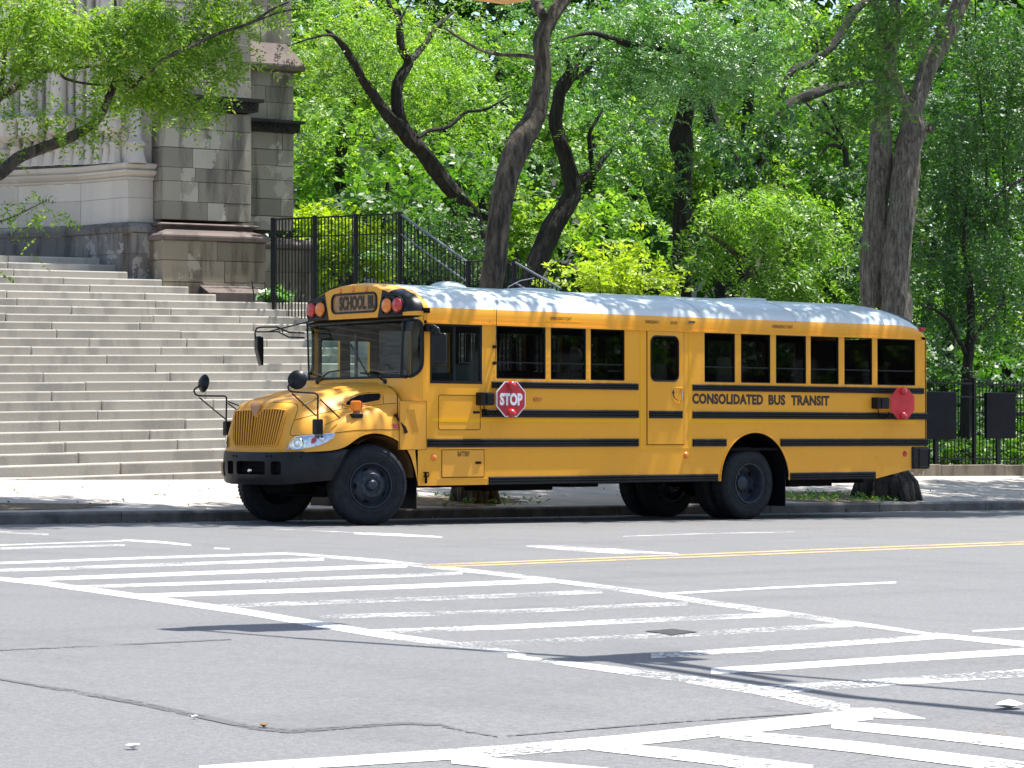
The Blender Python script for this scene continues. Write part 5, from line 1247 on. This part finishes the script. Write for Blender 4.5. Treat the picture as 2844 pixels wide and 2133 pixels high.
def c5(*P): return [(700+p[0]/1.952,p[1]/1.952)+((p[2]/1.952,) if len(p)>2 else ()) for p in P]
def c6(*P): return [(1700+p[0]/1.9336,p[1]/1.9336)+((p[2]/1.9336,) if len(p)>2 else ()) for p in P]
def c7(*P): return [(2300+p[0]/2.551,850+p[1]/2.551)+((p[2]/2.551,) if len(p)>2 else ()) for p in P]
def tree(name,loc,label,group,limbs,bark,smooth=True):
    e=empty(name,loc,label,'tree',group)
    for i,(pts,Y,dY) in enumerate(limbs):
        mb=MB(); limb(mb,pts,Y,0,0,14 if i==0 else 8,dY=dY); build_rel(mb,'trunk' if i==0 else 'branch',M[bark],e,smooth=smooth)
    return e
def roots(e,c,r,bark,n=7,seed=1):
    rg=random.Random(seed); mb=MB()
    for k in range(n):
        a=2*PI*k/n+rg.uniform(-.3,.3); L=r*rg.uniform(.85,1.1)
        mb.tube([(c[0]+math.cos(a)*r*.3,c[1]+math.sin(a)*r*.3,c[2]+.55),(c[0]+math.cos(a)*r*.8,c[1]+math.sin(a)*r*.8,c[2]+.28),(c[0]+math.cos(a)*L,c[1]+math.sin(a)*L,c[2]+.02),(c[0]+math.cos(a)*L*1.12,c[1]+math.sin(a)*L*1.12,c[2]-.12)],.1,8,rs=[r*.30,r*.27,r*.17,r*.06])
    build_rel(mb,'root',M[bark],e,smooth=True)
LOC=dict(L=.34,np=7,ll=.075,lw=.028,droop=.25,cl=.38)      # honey locust, near
BRD=dict(L=.26,np=4,ll=.12,lw=.075,droop=.35,cl=.42)       # broad leaves
FAR=dict(L=.42,np=5,ll=.17,lw=.10,droop=.3,cl=.6)
FEA=dict(L=.62,np=9,ll=.15,lw=.045,droop=.45,cl=.30)
rs=np.random.RandomState(3)
GT='street trees growing in the pavement'
# street tree behind the front of the bus
e=tree('street_tree',(4.7,3.4,.1),'leaning grey brown street tree rising behind the front half of the bus',GT,[
 (q2((1023,1100,44),(1028,1060,32),(1040,900,27),(1052,760,26),(1062,615,25),(1070,540,24.5),(1083,440,24),(1100,370,26),(1120,310,27),(1152,262,23),(1165,215,21),(1172,150,18),(1170,90,17),(1190,40,16),(1225,-15,14),(1250,-90,12)),3.4,None),
 (c5((1580,90,30),(1540,20,26),(1500,-90,20),(1450,-250,12)),3.4,[0,.2,.6,1.2]),
 (c5((1560,320,14),(1480,300,12),(1300,290,10),(1180,240,8),(1040,150,5)),3.6,[0,.4,.8,1.2,1.6])],'bark')
roots(e,(onY(1318,1405,3.45)[0],3.45,.08),.33,'bark',8,4)
crown(rs,[(1980,120,3.0,60,60,1.2,60),(2060,170,2.6,90,60,1.0,90),(1830,250,3.5,130,45,1.0,100)],dict(LOC),e,'leafS')
T1=e
ov=[]
def over(e,mat,cs,n,spec,seed,name='crown'):
    """crown above the picture: it shades the bus, the pavement and the steps. cs: centre, radii in metres"""
    r_=np.random.RandomState(seed); V=[]
    for c,rad in cs:
        sub=max(4,n//22); cen=blob_pts(r_,c,rad,sub,.15); k=n//sub
        P=np.repeat(cen,k,0)+r_.normal(0,1,(sub*k,3))*np.array([.42,.42,.22]); V.append(sprays(r_,P,spec['L'],spec['np'],spec['ll'],spec['lw'],.3))
    return leaves_obj(name,M[mat],np.concatenate(V,0),e)
OV=dict(L=.5,np=4,ll=.24,lw=.13)
over(T1,'leafL',[((5.0,1.1,10.4),(3.4,1.8,1.2)),((8.8,1.1,11.2),(3.0,1.8,1.2))],600,OV,5)
# double trunk street tree at the rear of the bus
e=tree('street_tree',(11.0,3.4,.1),'big double trunked grey street tree rising behind the rear of the bus',GT,[
 (q2((1915,1095,62),(1914,1060,50),(1915,1020,44),(1918,900,40),(1928,760,38),(1936,660,34))+c6((1520,1500,72),(1535,1300,76),(1558,1100,76),(1575,950,74),(1592,800,68),(1618,690,72),(1610,600,48),(1660,480,46),(1700,350,48),(1770,220,50),(1840,80,46),(1890,-30,44),(1960,-200,36)),3.35,None),
 (c6((1400,1650,68),(1398,1500,70),(1408,1300,66),(1425,1050,66),(1437,900,64),(1448,700,56),(1455,560,50),(1462,430,46),(1470,300,44),(1452,160,40),(1430,40,34),(1400,-120,26)),3.75,None),
 (c6((1620,640,30),(1565,540,28),(1525,440,26),(1500,330,26),(1512,200,34),(1530,90,28),(1500,-40,20)),3.3,None),
 (c6((1600,260,18),(1680,150,18),(1740,60,22),(1800,-40,20)),3.7,None),
 (c6((1690,700,12),(1712,690,24),(1716,690,20),(1700,695,8)),3.0,None)],'barkp')
mb=MB()
for (x,y,R,Y) in ((1440,925,26,3.15),(1702,690,20,2.75),(1500,1255,15,2.8)):
    c=onY(*c6((x,y))[0],Y); D=float(np.dot(c-CAM,vF)); r=R/1.9336*D/FPX; P=[(c[0]+r*math.cos(a)*.9,c[1]-.04,c[2]+r*math.sin(a)) for a in np.linspace(0,2*PI,16)]; mb.tube(P,r*.32,6)
build_rel(mb,'branch_scar',M['bark'],e,smooth=True)
roots(e,(onY(2462,1398,3.4)[0],3.4,.02),.52,'barkd',15,8)
crown(rs,[(2440,210,2.7,70,60,.8,60),(2500,60,2.6,80,60,.8,80),(2560,30,3,70,50,.8,60),(2420,300,2.6,110,45,.9,90),(2380,120,3,60,90,.9,60),(2440,645,2.7,28,22,.2,6)],dict(L=.34,np=5,ll=.12,lw=.06,droop=.5,cl=.3),e,'leafM')
T2=e
over(T2,'leafL',[((11.8,1.2,11.8),(3.4,1.9,1.4)),((15.2,1.0,12.2),(3.4,1.9,1.4)),((13.5,4.2,13.5),(4.2,2.2,1.4))],820,OV,6)
over(T2,'leafL',[((19.5,3.0,12.2),(4,2.2,1.3)),((25,3.2,12.4),(4,2.4,1.3)),((16.0,-.2,12.0),(4.5,.9,.7))],620,OV,16)
# overhanging tree at the left
e=tree('street_tree',(-6.5,3.4,.25),'street tree whose leafy branches reach in from the left edge',GT,[
 (c4((-420,2750,90),(-400,2100,80),(-330,1500,72),(-220,1150,56),(-90,960,40),(20,868,33),(110,800,31),(220,755,29),(340,712,27),(440,660,24),(510,600,21),(560,490,19),(600,385,17),(612,260,14),(598,120,10),(590,0,7)),3.4,None),
 (c4((-220,1150,40),(-150,760,30),(-30,525,26),(40,470,22),(150,405,20),(260,352,17),(420,338,13),(560,325,10),(690,285,6)),3.4,[0,.3,.5,.6,.7,.8,.9,1,1.1]),
 (c4((600,385,13),(680,440,14),(760,370,14),(860,290,13),(980,235,11),(1120,170,9),(1280,120,8),(1390,50,6),(1480,10,4)),3.4,[0,-.2,-.4,-.5,-.6,-.6,-.6,-.6,-.6]),
 (c4((290,350,9),(330,400,8),(420,425,6),(560,440,4)),3.6,None),(c4((0,500,9),(15,380,12),(30,250,12),(70,100,9),(110,0,7)),4.0,None),
 (c4((1240,130,5),(1330,100,6),(1440,60,4),(1600,40,3)),2.9,None),(c4((-60,1150,5),(40,1120,5),(150,1070,3),(230,1030,2)),3.2,None)],'bark')
B4=[]
for (x,y,rx,ry,n) in ((80,140,190,150,420),(280,230,220,130,430),(480,120,170,110,300),(560,300,160,110,260),(720,190,180,120,300),(900,130,170,110,260),(1080,200,160,90,210),(1000,330,190,70,210),(820,400,180,80,230),(930,500,130,70,150),(1070,570,70,35,50),(700,480,120,80,120),(100,330,150,90,160),(350,530,90,50,50),(1200,400,120,40,60),(440,600,50,60,45),(330,680,60,40,30),(160,670,60,50,28),(60,520,80,60,60),(60,20,160,70,160),(360,20,180,70,160),(700,30,200,60,170),(1050,30,180,60,150),(1380,40,100,50,80),(140,1080,110,35,40),(40,1180,60,60,26),(10,1380,30,30,8),(640,640,30,50,14),(20,840,40,30,10),(1300,60,80,50,40)):
    B4.append((x/1.843,y/1.843,3.4,rx/1.843,ry/1.843,.9,int(n*.52)))
crown(rs,B4,dict(L=.32,np=7,ll=.085,lw=.033,droop=.35,cl=.17),e,'leafL')
over(e,'leafL',[((-3.5,2.0,9.5),(4.5,1.1,.9)),((1.0,1.9,10.0),(2.6,1.0,.9))],300,OV,7)
# trees beyond the steps
GP='trees of the park behind the fence'
e=tree('park_tree',(17,22,3.4),'dark trunk forking into a V, directly above the stair railing',GP,[
 (c5((1270,1500,52),(1250,1380,50),(1215,1230,47),(1180,1150,44),(1120,1070,42),(1060,1010,42),(990,910,44),(920,820,42),(860,760,44),(815,700,42),(750,640,34),(700,580,30),(650,500,26),(600,430,24),(560,350,22),(525,300,20),(470,220,14),(400,160,8)),17,None),
 (c5((850,730,30),(800,640,34),(788,540,34),(790,450,32),(830,380,28),(850,330,26),(810,260,24),(800,180,20),(795,110,18),(750,40,15),(720,-40,12)),17,None),
 (c5((850,335,20),(905,280,18),(950,220,16),(990,150,14),(1040,110,10),(1100,60,6)),17,[0,.3,.5,.6,.8,1]),
 (c5((900,745,12),(960,708,11),(1060,690,10),(1120,640,10),(1170,605,9),(1260,595,8),(1330,560,6),(1400,520,4)),16.5,None),
 (c5((540,300,9),(500,240,9),(430,190,8),(330,205,6),(220,240,4)),16.8,None),(c5((795,120,8),(830,60,7),(870,-20,6)),16.8,None)],'barkd')
crown(rs,[(1000,60,17.5,160,80,2,260),(900,180,18.5,130,90,2,200),(1150,120,18.5,140,110,2,240),(1250,230,18,120,90,2,170),(960,330,19,120,80,2,130),(1330,130,19,110,110,2,200),(1330,340,18.5,90,70,1.5,110),(1100,270,19.5,120,80,2,120)],dict(LOC,L=.42,ll=.10,lw=.038,cl=.5),e,'leafB')
over(e,'leafL',[((13.0,10.6,11.5),(2.3,1.8,1.0))],200,OV,17)
e=tree('park_tree',(23,17,2.6),'dark trunk leaning right then back, right of the leaning street tree',GP,[
 (c5((1480,1620,60),(1520,1480,58),(1580,1340,56),(1640,1220,56),(1700,1120,54),(1738,1040,48),(1725,950,44),(1700,850,42),(1660,740,38),(1645,650,36),(1660,560,34),(1675,480,36),(1725,410,36),(1760,330,26),(1800,280,22),(1880,230,14)),16,None),
 (c5((1740,1000,26),(1800,960,30),(1850,930,26),(1900,860,18),(1960,800,10)),16,None),
 (c5((1845,930,14),(1835,820,14),(1832,720,11),(1870,650,9),(1900,590,6)),16,None),
 (c5((1740,430,14),(1810,390,14),(1860,330,13),(1920,290,10),(2000,270,8)),16,None),
 (c5((1700,480,10),(1715,380,12),(1712,300,9)),15.8,None)],'barkd')
crown(rs,[(1540,60,16,130,70,1.5,220),(1700,130,15.5,130,90,1.5,260),(1600,260,17,100,60,1.4,110),(1760,330,17,110,80,1.5,130),(1640,420,17,80,60,1.2,90)],dict(LOC,L=.42,ll=.10,lw=.04,cl=.5),e,'leafS')
e=tree('park_tree',(27,15,2.2),'dark thick trunk with a swollen elbow behind the middle of the bus roof',GP,[
 (c6((370,1700,60),(372,1560,60),(375,1300,52),(380,1100,48),(385,960,44),(382,860,50),(370,760,62),(385,660,50),(400,560,46),(420,470,42),(440,380,34),(470,250,24)),14.5,None),([(1555,112,2),(1590,100,4),(1648,92,6),(1704,110,9),(1800,135,12),(1943,135,14)],14,None)],'barkd')
crown(rs,[(1800,180,14,120,80,1.5,300),(1900,130,13.5,120,90,1.5,330),(2010,200,13.5,110,80,1.5,260),(1850,60,14,160,60,1.5,300),(2080,80,14,110,80,1.5,220),(1760,420,15,60,50,1,60),(1880,500,13.8,60,30,.8,45),(1930,410,14.8,60,50,1,60)],dict(LOC,L=.42,ll=.11,lw=.042,cl=.45),e,'leafS')
e=tree('park_tree',(35,26,2.4),'ivy clad V shaped trunk behind the feathery bright tree',GP,[
 (c6((715,1500,60),(712,1100,58),(708,980,58),(650,880,50),(590,780,46),(550,690,40),(520,600,34),(490,520,28)),24,None),
 (c6((715,980,50),(760,880,48),(820,800,46),(870,720,44),(900,640,42),(950,570,34),(1010,530,30),(1100,500,28),(1200,465,24),(1280,455,18),(1380,440,10),(1470,420,4)),24,None),
 (c6((900,520,14),(960,385,20),(1040,350,22),(1100,310,22),(1160,270,22),(1220,200,24),(1265,120,26),(1300,60,24),(1400,-20,18)),22,None)],'barkd')
mb=MB(); V=[]
for (x,y,r,n) in ((600,800,55,120),(560,700,50,110),(660,900,55,130),(720,960,60,130),(790,850,55,130),(860,740,55,130),(900,650,50,110),(960,580,40,80)):
    p=c6((x,y))[0]; V.append((p[0],p[1],23.6,r/1.93,r/1.93,.5,n//2))
crown(rs,V,dict(BRD,ll=.11,lw=.09,cl=.25,droop=.8,up=.2),e,'leafD','ivy')
e=tree('park_tree',(40,30,2.4),'small tree with thin radiating branches beyond the ivy clad trunk',GP,[
 (c6((1260,900,16),(1250,800,15),(1225,720,13),(1190,640,12),(1160,580,11),(1130,540,9)),27,None),(c6((1235,740,10),(1150,650,10),(1090,600,8),(1040,550,6)),27,None),(c6((1245,780,10),(1200,740,10),(1130,700,8),(1070,670,6)),27,None),(c6((1248,800,14),(1170,780,8),(1110,840,6)),27,None),(c6((1225,700,12),(1220,600,11),(1210,520,9)),27,None)],'barkd')
crown(rs,[(2300,330,28,90,80,2,160),(2250,420,29,90,60,2,130)],dict(FAR,cl=.5),e,'leafM')
# right hand tree behind the park fence
e=tree('park_tree',(21.5,9.2,.8),'dark leafy tree rooted just behind the park fence at the right',GP,[
 (c7((975,1060,70),(970,960,50),(975,800,40),(980,650,40),(985,520,38),(985,420,38),(1000,330,34),(1010,220,30),(1015,100,28),(1010,-20,26),(1000,-200,20),(960,-400,14),(980,-700,8)),9.2,None),
 (c7((985,360,18),(950,290,18),(905,200,17),(870,120,16),(820,70,13),(740,20,10),(660,0,6)),9.2,None),
 (c7((1020,260,16),(1060,190,15),(1120,110,13),(1190,40,11),(1250,-60,8)),9.2,None)]+
 [(c6((2000,1300,8),(2010,900,7),(1985,600,6),(1960,300,5),(1950,0,4)),9.8,None),(c6((2120,1200,8),(2100,800,8),(2140,500,6),(2200,200,5)),10,None),(c6((2212,960,10),(2120,1010,8),(2060,1060,5)),8.6,None)],'barkd')
B7=[]
for (x,y,rx,ry,n) in ((2650,140,90,120,330),(2760,180,100,120,420),(2700,380,110,110,430),(2800,420,80,110,330),(2640,520,90,90,280),(2740,600,110,90,420),(2610,700,60,70,170),(2700,770,110,70,330),(2800,740,70,100,300),(2640,870,60,50,120),(2780,900,80,50,180),(2600,330,60,90,140),(2820,60,60,60,180),(2580,960,40,60,50)):
    B7.append((x,y,9.6,rx,ry,1.4,n))
crown(rs,B7,dict(L=.34,np=4,ll=.10,lw=.05,droop=.9,cl=.36,up=.5),e,'leafD')
# feathery bright small tree behind the bus roof
e=tree('small_tree',(27,12,1.5),'bright feathery small tree with drooping sprays above the rear half of the bus roof',GP,[(q2((1640,760,9),(1645,640,8),(1650,560,7),(1655,480,6),(1660,420,4)),12,None),(q2((1648,600,6),(1580,540,5),(1520,500,3)),12,None),(q2((1650,590,6),(1720,520,5),(1780,470,3)),12,None)],'bark')
BF=[]
for (x,y,rx,ry,n) in ((1545,450,40,16,100),(1610,432,44,14,120),(1655,410,26,12,50),(1705,440,44,16,130),(1760,462,40,12,90),(1800,492,24,12,50),(1740,500,40,20,90),(1620,500,66,30,210),(1690,520,60,30,180),(1575,560,44,36,150),(1650,595,66,40,240),(1700,600,50,40,150),(1590,470,30,20,60)):
    BF.append((x*1.2857,y*1.2857,12,rx*1.45,ry*1.1,1.2,int(n*.42)))
crown(rs,BF,dict(FEA),e,'leafB')
# bushes
def bush(loc,label,blobs,spec,mat,cat='bush',name='bush'):
    e=empty(name,loc,label,cat,'bushes growing behind the railing and fence'); crown(rs,blobs,spec,e,mat,'foliage')
    c=onY(blobs[0][0],blobs[0][1],blobs[0][2]); mb=MB()
    for k in range(5): mb.tube([(c[0]+.1*k-.2,c[1],c[2]-2.5),(c[0]+.3*(k-2),c[1],c[2]+.2)],.02,5,rs=[.03,.012])
    build_rel(mb,'stem',M['barkd'],e); return e
S_=1.2857
bush((22,11,1.5),'bright yellow green bush above the bus roof between two dark trunks',[(1340*S_,600*S_,12,50*S_,26*S_,.7,150),(1290*S_,590*S_,12,26*S_,22*S_,.6,60),(1395*S_,612*S_,12,30*S_,20*S_,.6,110),(1345*S_,556*S_,12.2,14*S_,18*S_,.4,40)],dict(L=.36,np=5,ll=.12,lw=.06,droop=-.3,cl=.34),'leafY')
bush((15,20,3.5),'yellow green maple bush behind the left end of the railing',[(700*S_,520*S_,21,60*S_,60*S_,1.,200),(670*S_,450*S_,21.5,34*S_,40*S_,.8,80),(760*S_,500*S_,21,50*S_,30*S_,.9,100),(690*S_,600*S_,21,50*S_,40*S_,1,100),(760*S_,560*S_,21,40*S_,40*S_,1,70)],dict(L=.42,np=4,ll=.16,lw=.10,droop=.1,cl=.3),'leafY')
bush((16,16,3.4),'dark glossy bush in front of the V shaped trunk behind the railing',[(950*S_,500*S_,14.5,60*S_,70*S_,1,260),(1000*S_,560*S_,14.2,50*S_,50*S_,1,200),(900*S_,560*S_,14.4,50*S_,50*S_,1,180),(830*S_,560*S_,15,50*S_,50*S_,1,110)],dict(L=.26,np=4,ll=.085,lw=.05,droop=.1,cl=.3),'leafD')
bush((30,15,1.8),'dark round leaved bush between the feathery tree and the double trunk',[(1790*S_,590*S_,13,60*S_,50*S_,1,330),(1840*S_,600*S_,13.2,40*S_,60*S_,1,220),(1800*S_,640*S_,13,60*S_,40*S_,1,200),(1990*S_,600*S_,13,30*S_,60*S_,1,120)],dict(L=.24,np=4,ll=.085,lw=.06,droop=.2,cl=.3),'leafD')
bush((13.2,16.2,3.6),'small white green leafy plant at the foot of the railing post',[(770,812,16.1,20,16,.25,40)],dict(L=.22,np=3,ll=.15,lw=.11,droop=.1,cl=.12),'leafS','plant','leafy_plant')
# undergrowth
def stuffleaf(name,X0,X1,Y0,Y1,n,h,mat,spec,seed):
    r_=np.random.RandomState(seed); x=r_.uniform(X0,X1,n); y=r_.uniform(Y0,Y1,n); z=np.array([hz(a,b) for a,b in zip(x,y)])+r_.uniform(0,h,n)
    o=leaves_obj(name,M[mat],sprays(r_,np.stack([x,y,z],1),spec['L'],spec['np'],spec['ll'],spec['lw'],-.3)); o['kind']='stuff'; return o
stuffleaf('ground_cover',15.5,30,7.9,9.6,1500,.55,'leafM',dict(L=.22,np=3,ll=.14,lw=.08),1)
stuffleaf('undergrowth',14,34,9.6,15,2600,1.0,'leafD',dict(L=.34,np=4,ll=.16,lw=.09),2)
stuffleaf('hedge_growth',12,60,22,34,4200,3.2,'leafD',dict(L=.6,np=5,ll=.26,lw=.15),3)
r_=np.random.RandomState(9)
def weeds(X,Y,n,rad,seed):
    r_=np.random.RandomState(seed); a=r_.uniform(0,2*PI,n); r=rad*(.45+.6*r_.uniform(0,1,n)); x=X+np.cos(a)*r*1.5; y=Y+np.sin(a)*r*.7
    return np.stack([x,np.maximum(y,2.85),np.array([swz(i,j) for i,j in zip(x,y)])+r_.uniform(0,.06,n)],1)
P=np.concatenate([weeds(3.9,3.4,60,.9,1),weeds(12.2,3.3,170,.85,2),weeds(4.8,3.3,40,.6,3)])
o=leaves_obj('weeds',M['leafM'],sprays(r_,P,.09,3,.05,.028,-.6)); o['kind']='stuff'
# gutter and pavement litter: fallen leaves and grit
n=420; x=r_.uniform(-8,22,n); y=np.where(r_.uniform(0,1,n)<.6,2.56-np.abs(r_.normal(0,.10,n)),r_.uniform(2.9,6.8,n)); z=np.where(y<2.6,GS*x+.008,.15+GS*x+.08*(y-2.75)+.008)
o=leaves_obj('fallen_leaves',M['leafbrown'],sprays(r_,np.stack([x,y,z],1),.03,1,.05,.03,0)); o['kind']='stuff'
# backdrop park trees: whole trees with trunk and lumpy crown
KI=[('leafB','fresh green'),('leafM','mid green'),('leafD','dark green'),('leafL','pale green')]
BG=[ # px x (2212), px y crown centre, Y, radius px, kind, where
 (720,330,27,110,0,'directly right of the church buttress'),(840,470,24,110,1,'behind the upper end of the railing'),(760,150,32,150,3,'above and right of the buttress'),
 (950,230,34,150,0,'between the arms of the V shaped trunk'),(900,420,30,120,0,'left of the V shaped trunk'),(1010,420,28,110,1,'below the arms of the V shaped trunk'),(1120,480,26,110,3,'between the leaning trunks'),
 (1120,200,36,150,1,'left of the leaning street tree at mid height'),(1270,330,34,130,0,'between the leaning trunk and the elbow trunk'),(1300,500,30,100,0,'low behind the yellow green bush'),
 (1400,420,38,130,2,'left of the elbow trunk'),(1340,130,40,160,1,'high up left of the elbow trunk'),(1560,330,36,150,3,'right of the elbow trunk'),(1580,120,34,150,0,'top centre right'),
 (1700,260,44,150,1,'behind the ivy clad trunk'),(1780,420,34,110,2,'left of the double trunk'),(1760,120,40,150,0,'top right of the middle'),(1900,330,42,140,2,'behind the double trunk'),
 (2040,300,26,140,2,'right of the double trunk'),(2150,480,30,130,1,'far right at mid height'),(2080,120,30,160,1,'top right corner'),(2060,700,34,110,0,'low right of the bus rear'),(2190,740,30,90,3,'low at the far right edge'),
 (1990,560,30,80,3,'immediately right of the double trunk'),(640,60,40,110,1,'just above the sloped buttress')]
for i,(x,y,Y,r,kd,wh) in enumerate(BG):
    c=onY(x*S_,y*S_,Y); D=float(np.dot(c-CAM,vF)); m=D/FPX; R_=r*S_*m; mat,w1=KI[kd]
    e=empty('park_tree',(c[0],Y,hz(c[0],Y)),w1+' background tree '+wh,'tree',GP)
    r2=np.random.RandomState(100+i); g0=hz(c[0],Y)-.3
    mb=MB(); a=r2.uniform(-.6,.6,2); mb.tube([(c[0],Y,g0),(c[0]+a[0]*.5,Y,(g0+c[2])/2),(c[0]+a[0],Y+a[1],c[2]),(c[0]+a[0]*1.6,Y+a[1],c[2]+R_*.7)],.2,8,rs=[.26,.2,.15,.05])
    build_rel(mb,'trunk',M['barkd'],e,smooth=True)
    n=int(330*(r/120)**2); sub=max(6,n//14); cen=blob_pts(r2,c,(R_,min(R_,3.6),R_),sub,.3); k=n//sub
    P=np.repeat(cen,k,0)+r2.normal(0,1,(sub*k,3))*np.array([.55,.55,.32])
    V=sprays(r2,P,.5,5,.21,.125,.35); leaves_obj('crown',M[mat],V,e)
# far woodland closing the view
r2=np.random.RandomState(77); n=14000; x=r2.uniform(0,150,n); y=60+r2.uniform(0,14,n)+.0*x; z=2+r2.uniform(0,1,n)**.8*30
msk=(np.sin(x*.35)+np.sin(z*.5+x*.2)+r2.uniform(-1,1,n))>-1.2
o=leaves_obj('distant_woodland',M['leafD'],sprays(r2,np.stack([x,y,z],1)[msk],1.6,5,.75,.45,.3)); o['kind']='stuff'
# ================================================================== TRAFFIC SIGNALS over the street (they throw the shadows on the road)
M['sigy']=simple('yellow signal housing',(.75,.36,.06),.5,0,.3,9)
M['pole']=simple('galvanised steel',(.35,.36,.37),.45,.5,.2,8)
tanE=math.tan(SUN_EL)
def fromshadow(p,z):
    G_=onG(*p); h_=z
    for _ in range(4): P=np.array([G_[0]+S[0]*h_/tanE,G_[1]+S[1]*h_/tanE,z]); h_=z-GS*G_[0]
    return P
zA_=5.35
A=fromshadow(gl(1290,580),zA_+.1); B=fromshadow(gr(340,664),zA_); C_=fromshadow(gr(1450,832),zA_-.1); Dd=fromshadow(gr(2212,905),zA_-.2)
e=empty('traffic_signal',tuple(float(v) for v in (Dd[0],Dd[1],0)),'yellow traffic signal on a steel mast arm over the crosswalk at the top edge','traffic signal')
mb=MB(); dirn=(Dd-C_); EE=Dd+dirn*2.0; mb.tube([A,B,C_,Dd,EE],.05,8,rs=[.035,.045,.055,.06,.08]); build_rel(mb,'mast_arm',M['pole'],e,smooth=True)
mb=MB(); mb.tube([(EE[0],EE[1],-.3),(EE[0],EE[1],6.6)],.12,12); build_rel(mb,'pole',M['pole'],e,smooth=True)
U_=fromshadow(gr(1030,728),zA_+.25); V_=fromshadow(gr(2212,824),zA_+.7); VV=V_+(V_-U_)*1.2
mb=MB(); mb.tube([B,U_,V_,VV],.03,6); build_rel(mb,'brace_rod',M['pole'],e)
mb=MB(); s0=fromshadow(gr(500,650),zA_-.02); s1=fromshadow(gr(1240,768),zA_-.02); d_=(s1-s0)/np.linalg.norm(s1-s0)
mb.add([s0+np.array([0,0,.0]),s1,s1+np.array([0,0,.22]),s0+np.array([0,0,.22]),s0+np.array([.02,.03,0]),s1+np.array([.02,.03,0]),s1+np.array([.02,.03,.22]),s0+np.array([.02,.03,.22])],[(0,1,2,3),(7,6,5,4),(0,4,5,1),(3,2,6,7),(1,5,6,2),(0,3,7,4)]); build_rel(mb,'blank_sign',M['pole'],e)
def head(cx,cy,z0,z1,w_=.17,parent=e):
    mb=MB(); mb.box(cx-w_,cx+w_,cy-w_,cy+w_,z0,z1); b_=build_rel(mb,'signal_head',M['sigy'],parent,bevel=.03)
    for k in range(3):
        z=z0+(z1-z0)*(k+.5)/3
        for ax in ((-1,0,0),(1,0,0),(0,-1,0)):
            a_=Vector(ax); c=Vector((cx,cy,z))+a_*w_
            m2=MB(); m2.lathe([(.13,.0),(.13,.22),(.12,.22),(.12,.0)],c,a_,16); m2.build('visor',M['sigy'],b_,smooth=True)
            m2=MB(); m2.lathe([(0,.03),(.08,.02),(.115,0)],c,a_,14); m2.build('lens',M['lensR' if k==2 else ('lensA' if k==1 else 'glassd')],b_,smooth=True)
# bottom of the head just enters the picture at the top edge
bestD=None
for D0 in np.arange(11,24,.1):       # distance at which its shadow falls beside the end of the mast arm shadow
    P0_=CAM+ray(1398,-2)*D0; hh=P0_[2]-GS*P0_[0]+.4; Q=np.array([P0_[0]-S[0]*hh/tanE,P0_[1]-S[1]*hh/tanE,0.])-CAM
    pyy=CY-FPX*float(Q@vU)/float(Q@vF); pxx=CX+FPX*float(Q@vR)/float(Q@vF); er=abs(pyy-1793)
    if bestD is None or er<bestD[0]: bestD=(er,D0,pxx,pyy)
print('signal',bestD); D0=bestD[1]; P0_=CAM+ray(1398,-2)*D0
head(float(P0_[0]),float(P0_[1]),float(P0_[2]),float(P0_[2])+1.0,.17)
B2=fromshadow(gr(480,660),zA_); head(float(B2[0]),float(B2[1]),zA_-.35,zA_+.25,.12)
mb=MB(); mb.tube([(P0_[0],P0_[1],P0_[2]+1),(P0_[0],P0_[1],zA_),A],.025,6); build_rel(mb,'hanger',M['pole'],e)

# ================================================================== the far side of the street: seen only in the bus windows and paint
e=empty('brick_building',(45,-62,0),'dark brick building on the camera side of the street, mirrored in the bus windows','building')
M['brickd']=simple('dark red brick',(.10,.06,.045),.9,0,.4,2)
mb=MB(); mb.box(5,95,-75,-62,-3,20); build_rel(mb,'wall',M['brickd'],e)
for i in range(18):
    for j in range(5):
        x=8+i*4.9; z=2.5+j*3.6; mb=MB(); mb.box(x,x+1.6,-62,-61.9,z,z+2.2); build_rel(mb,'window',M['lime'],e)
for i,(X,Y,z,r) in enumerate(((20,-34,6.5,4.),(33,-33,7,4.5),(48,-35,7,4.5),(64,-36,7,4.5))):
    e=empty('street_tree',(X,Y,0),('first','second','third','fourth')[i]+' tree of the opposite pavement, counted from the camera','tree','trees of the opposite pavement')
    mb=MB(); mb.tube([(X,Y,-.3),(X+.1,Y,3),(X,Y,z+1)],.2,8,rs=[.25,.18,.08]); build_rel(mb,'trunk',M['barkd'],e,smooth=True)
    r2=np.random.RandomState(i+300); cen=blob_pts(r2,(X,Y,z),(r,r,r*.8),26,.2); P=np.repeat(cen,14,0)+r2.normal(0,1,(26*14,3))*.6
    leaves_obj('crown',M['leafM'],sprays(r2,P,.7,4,.34,.2,.3),e)
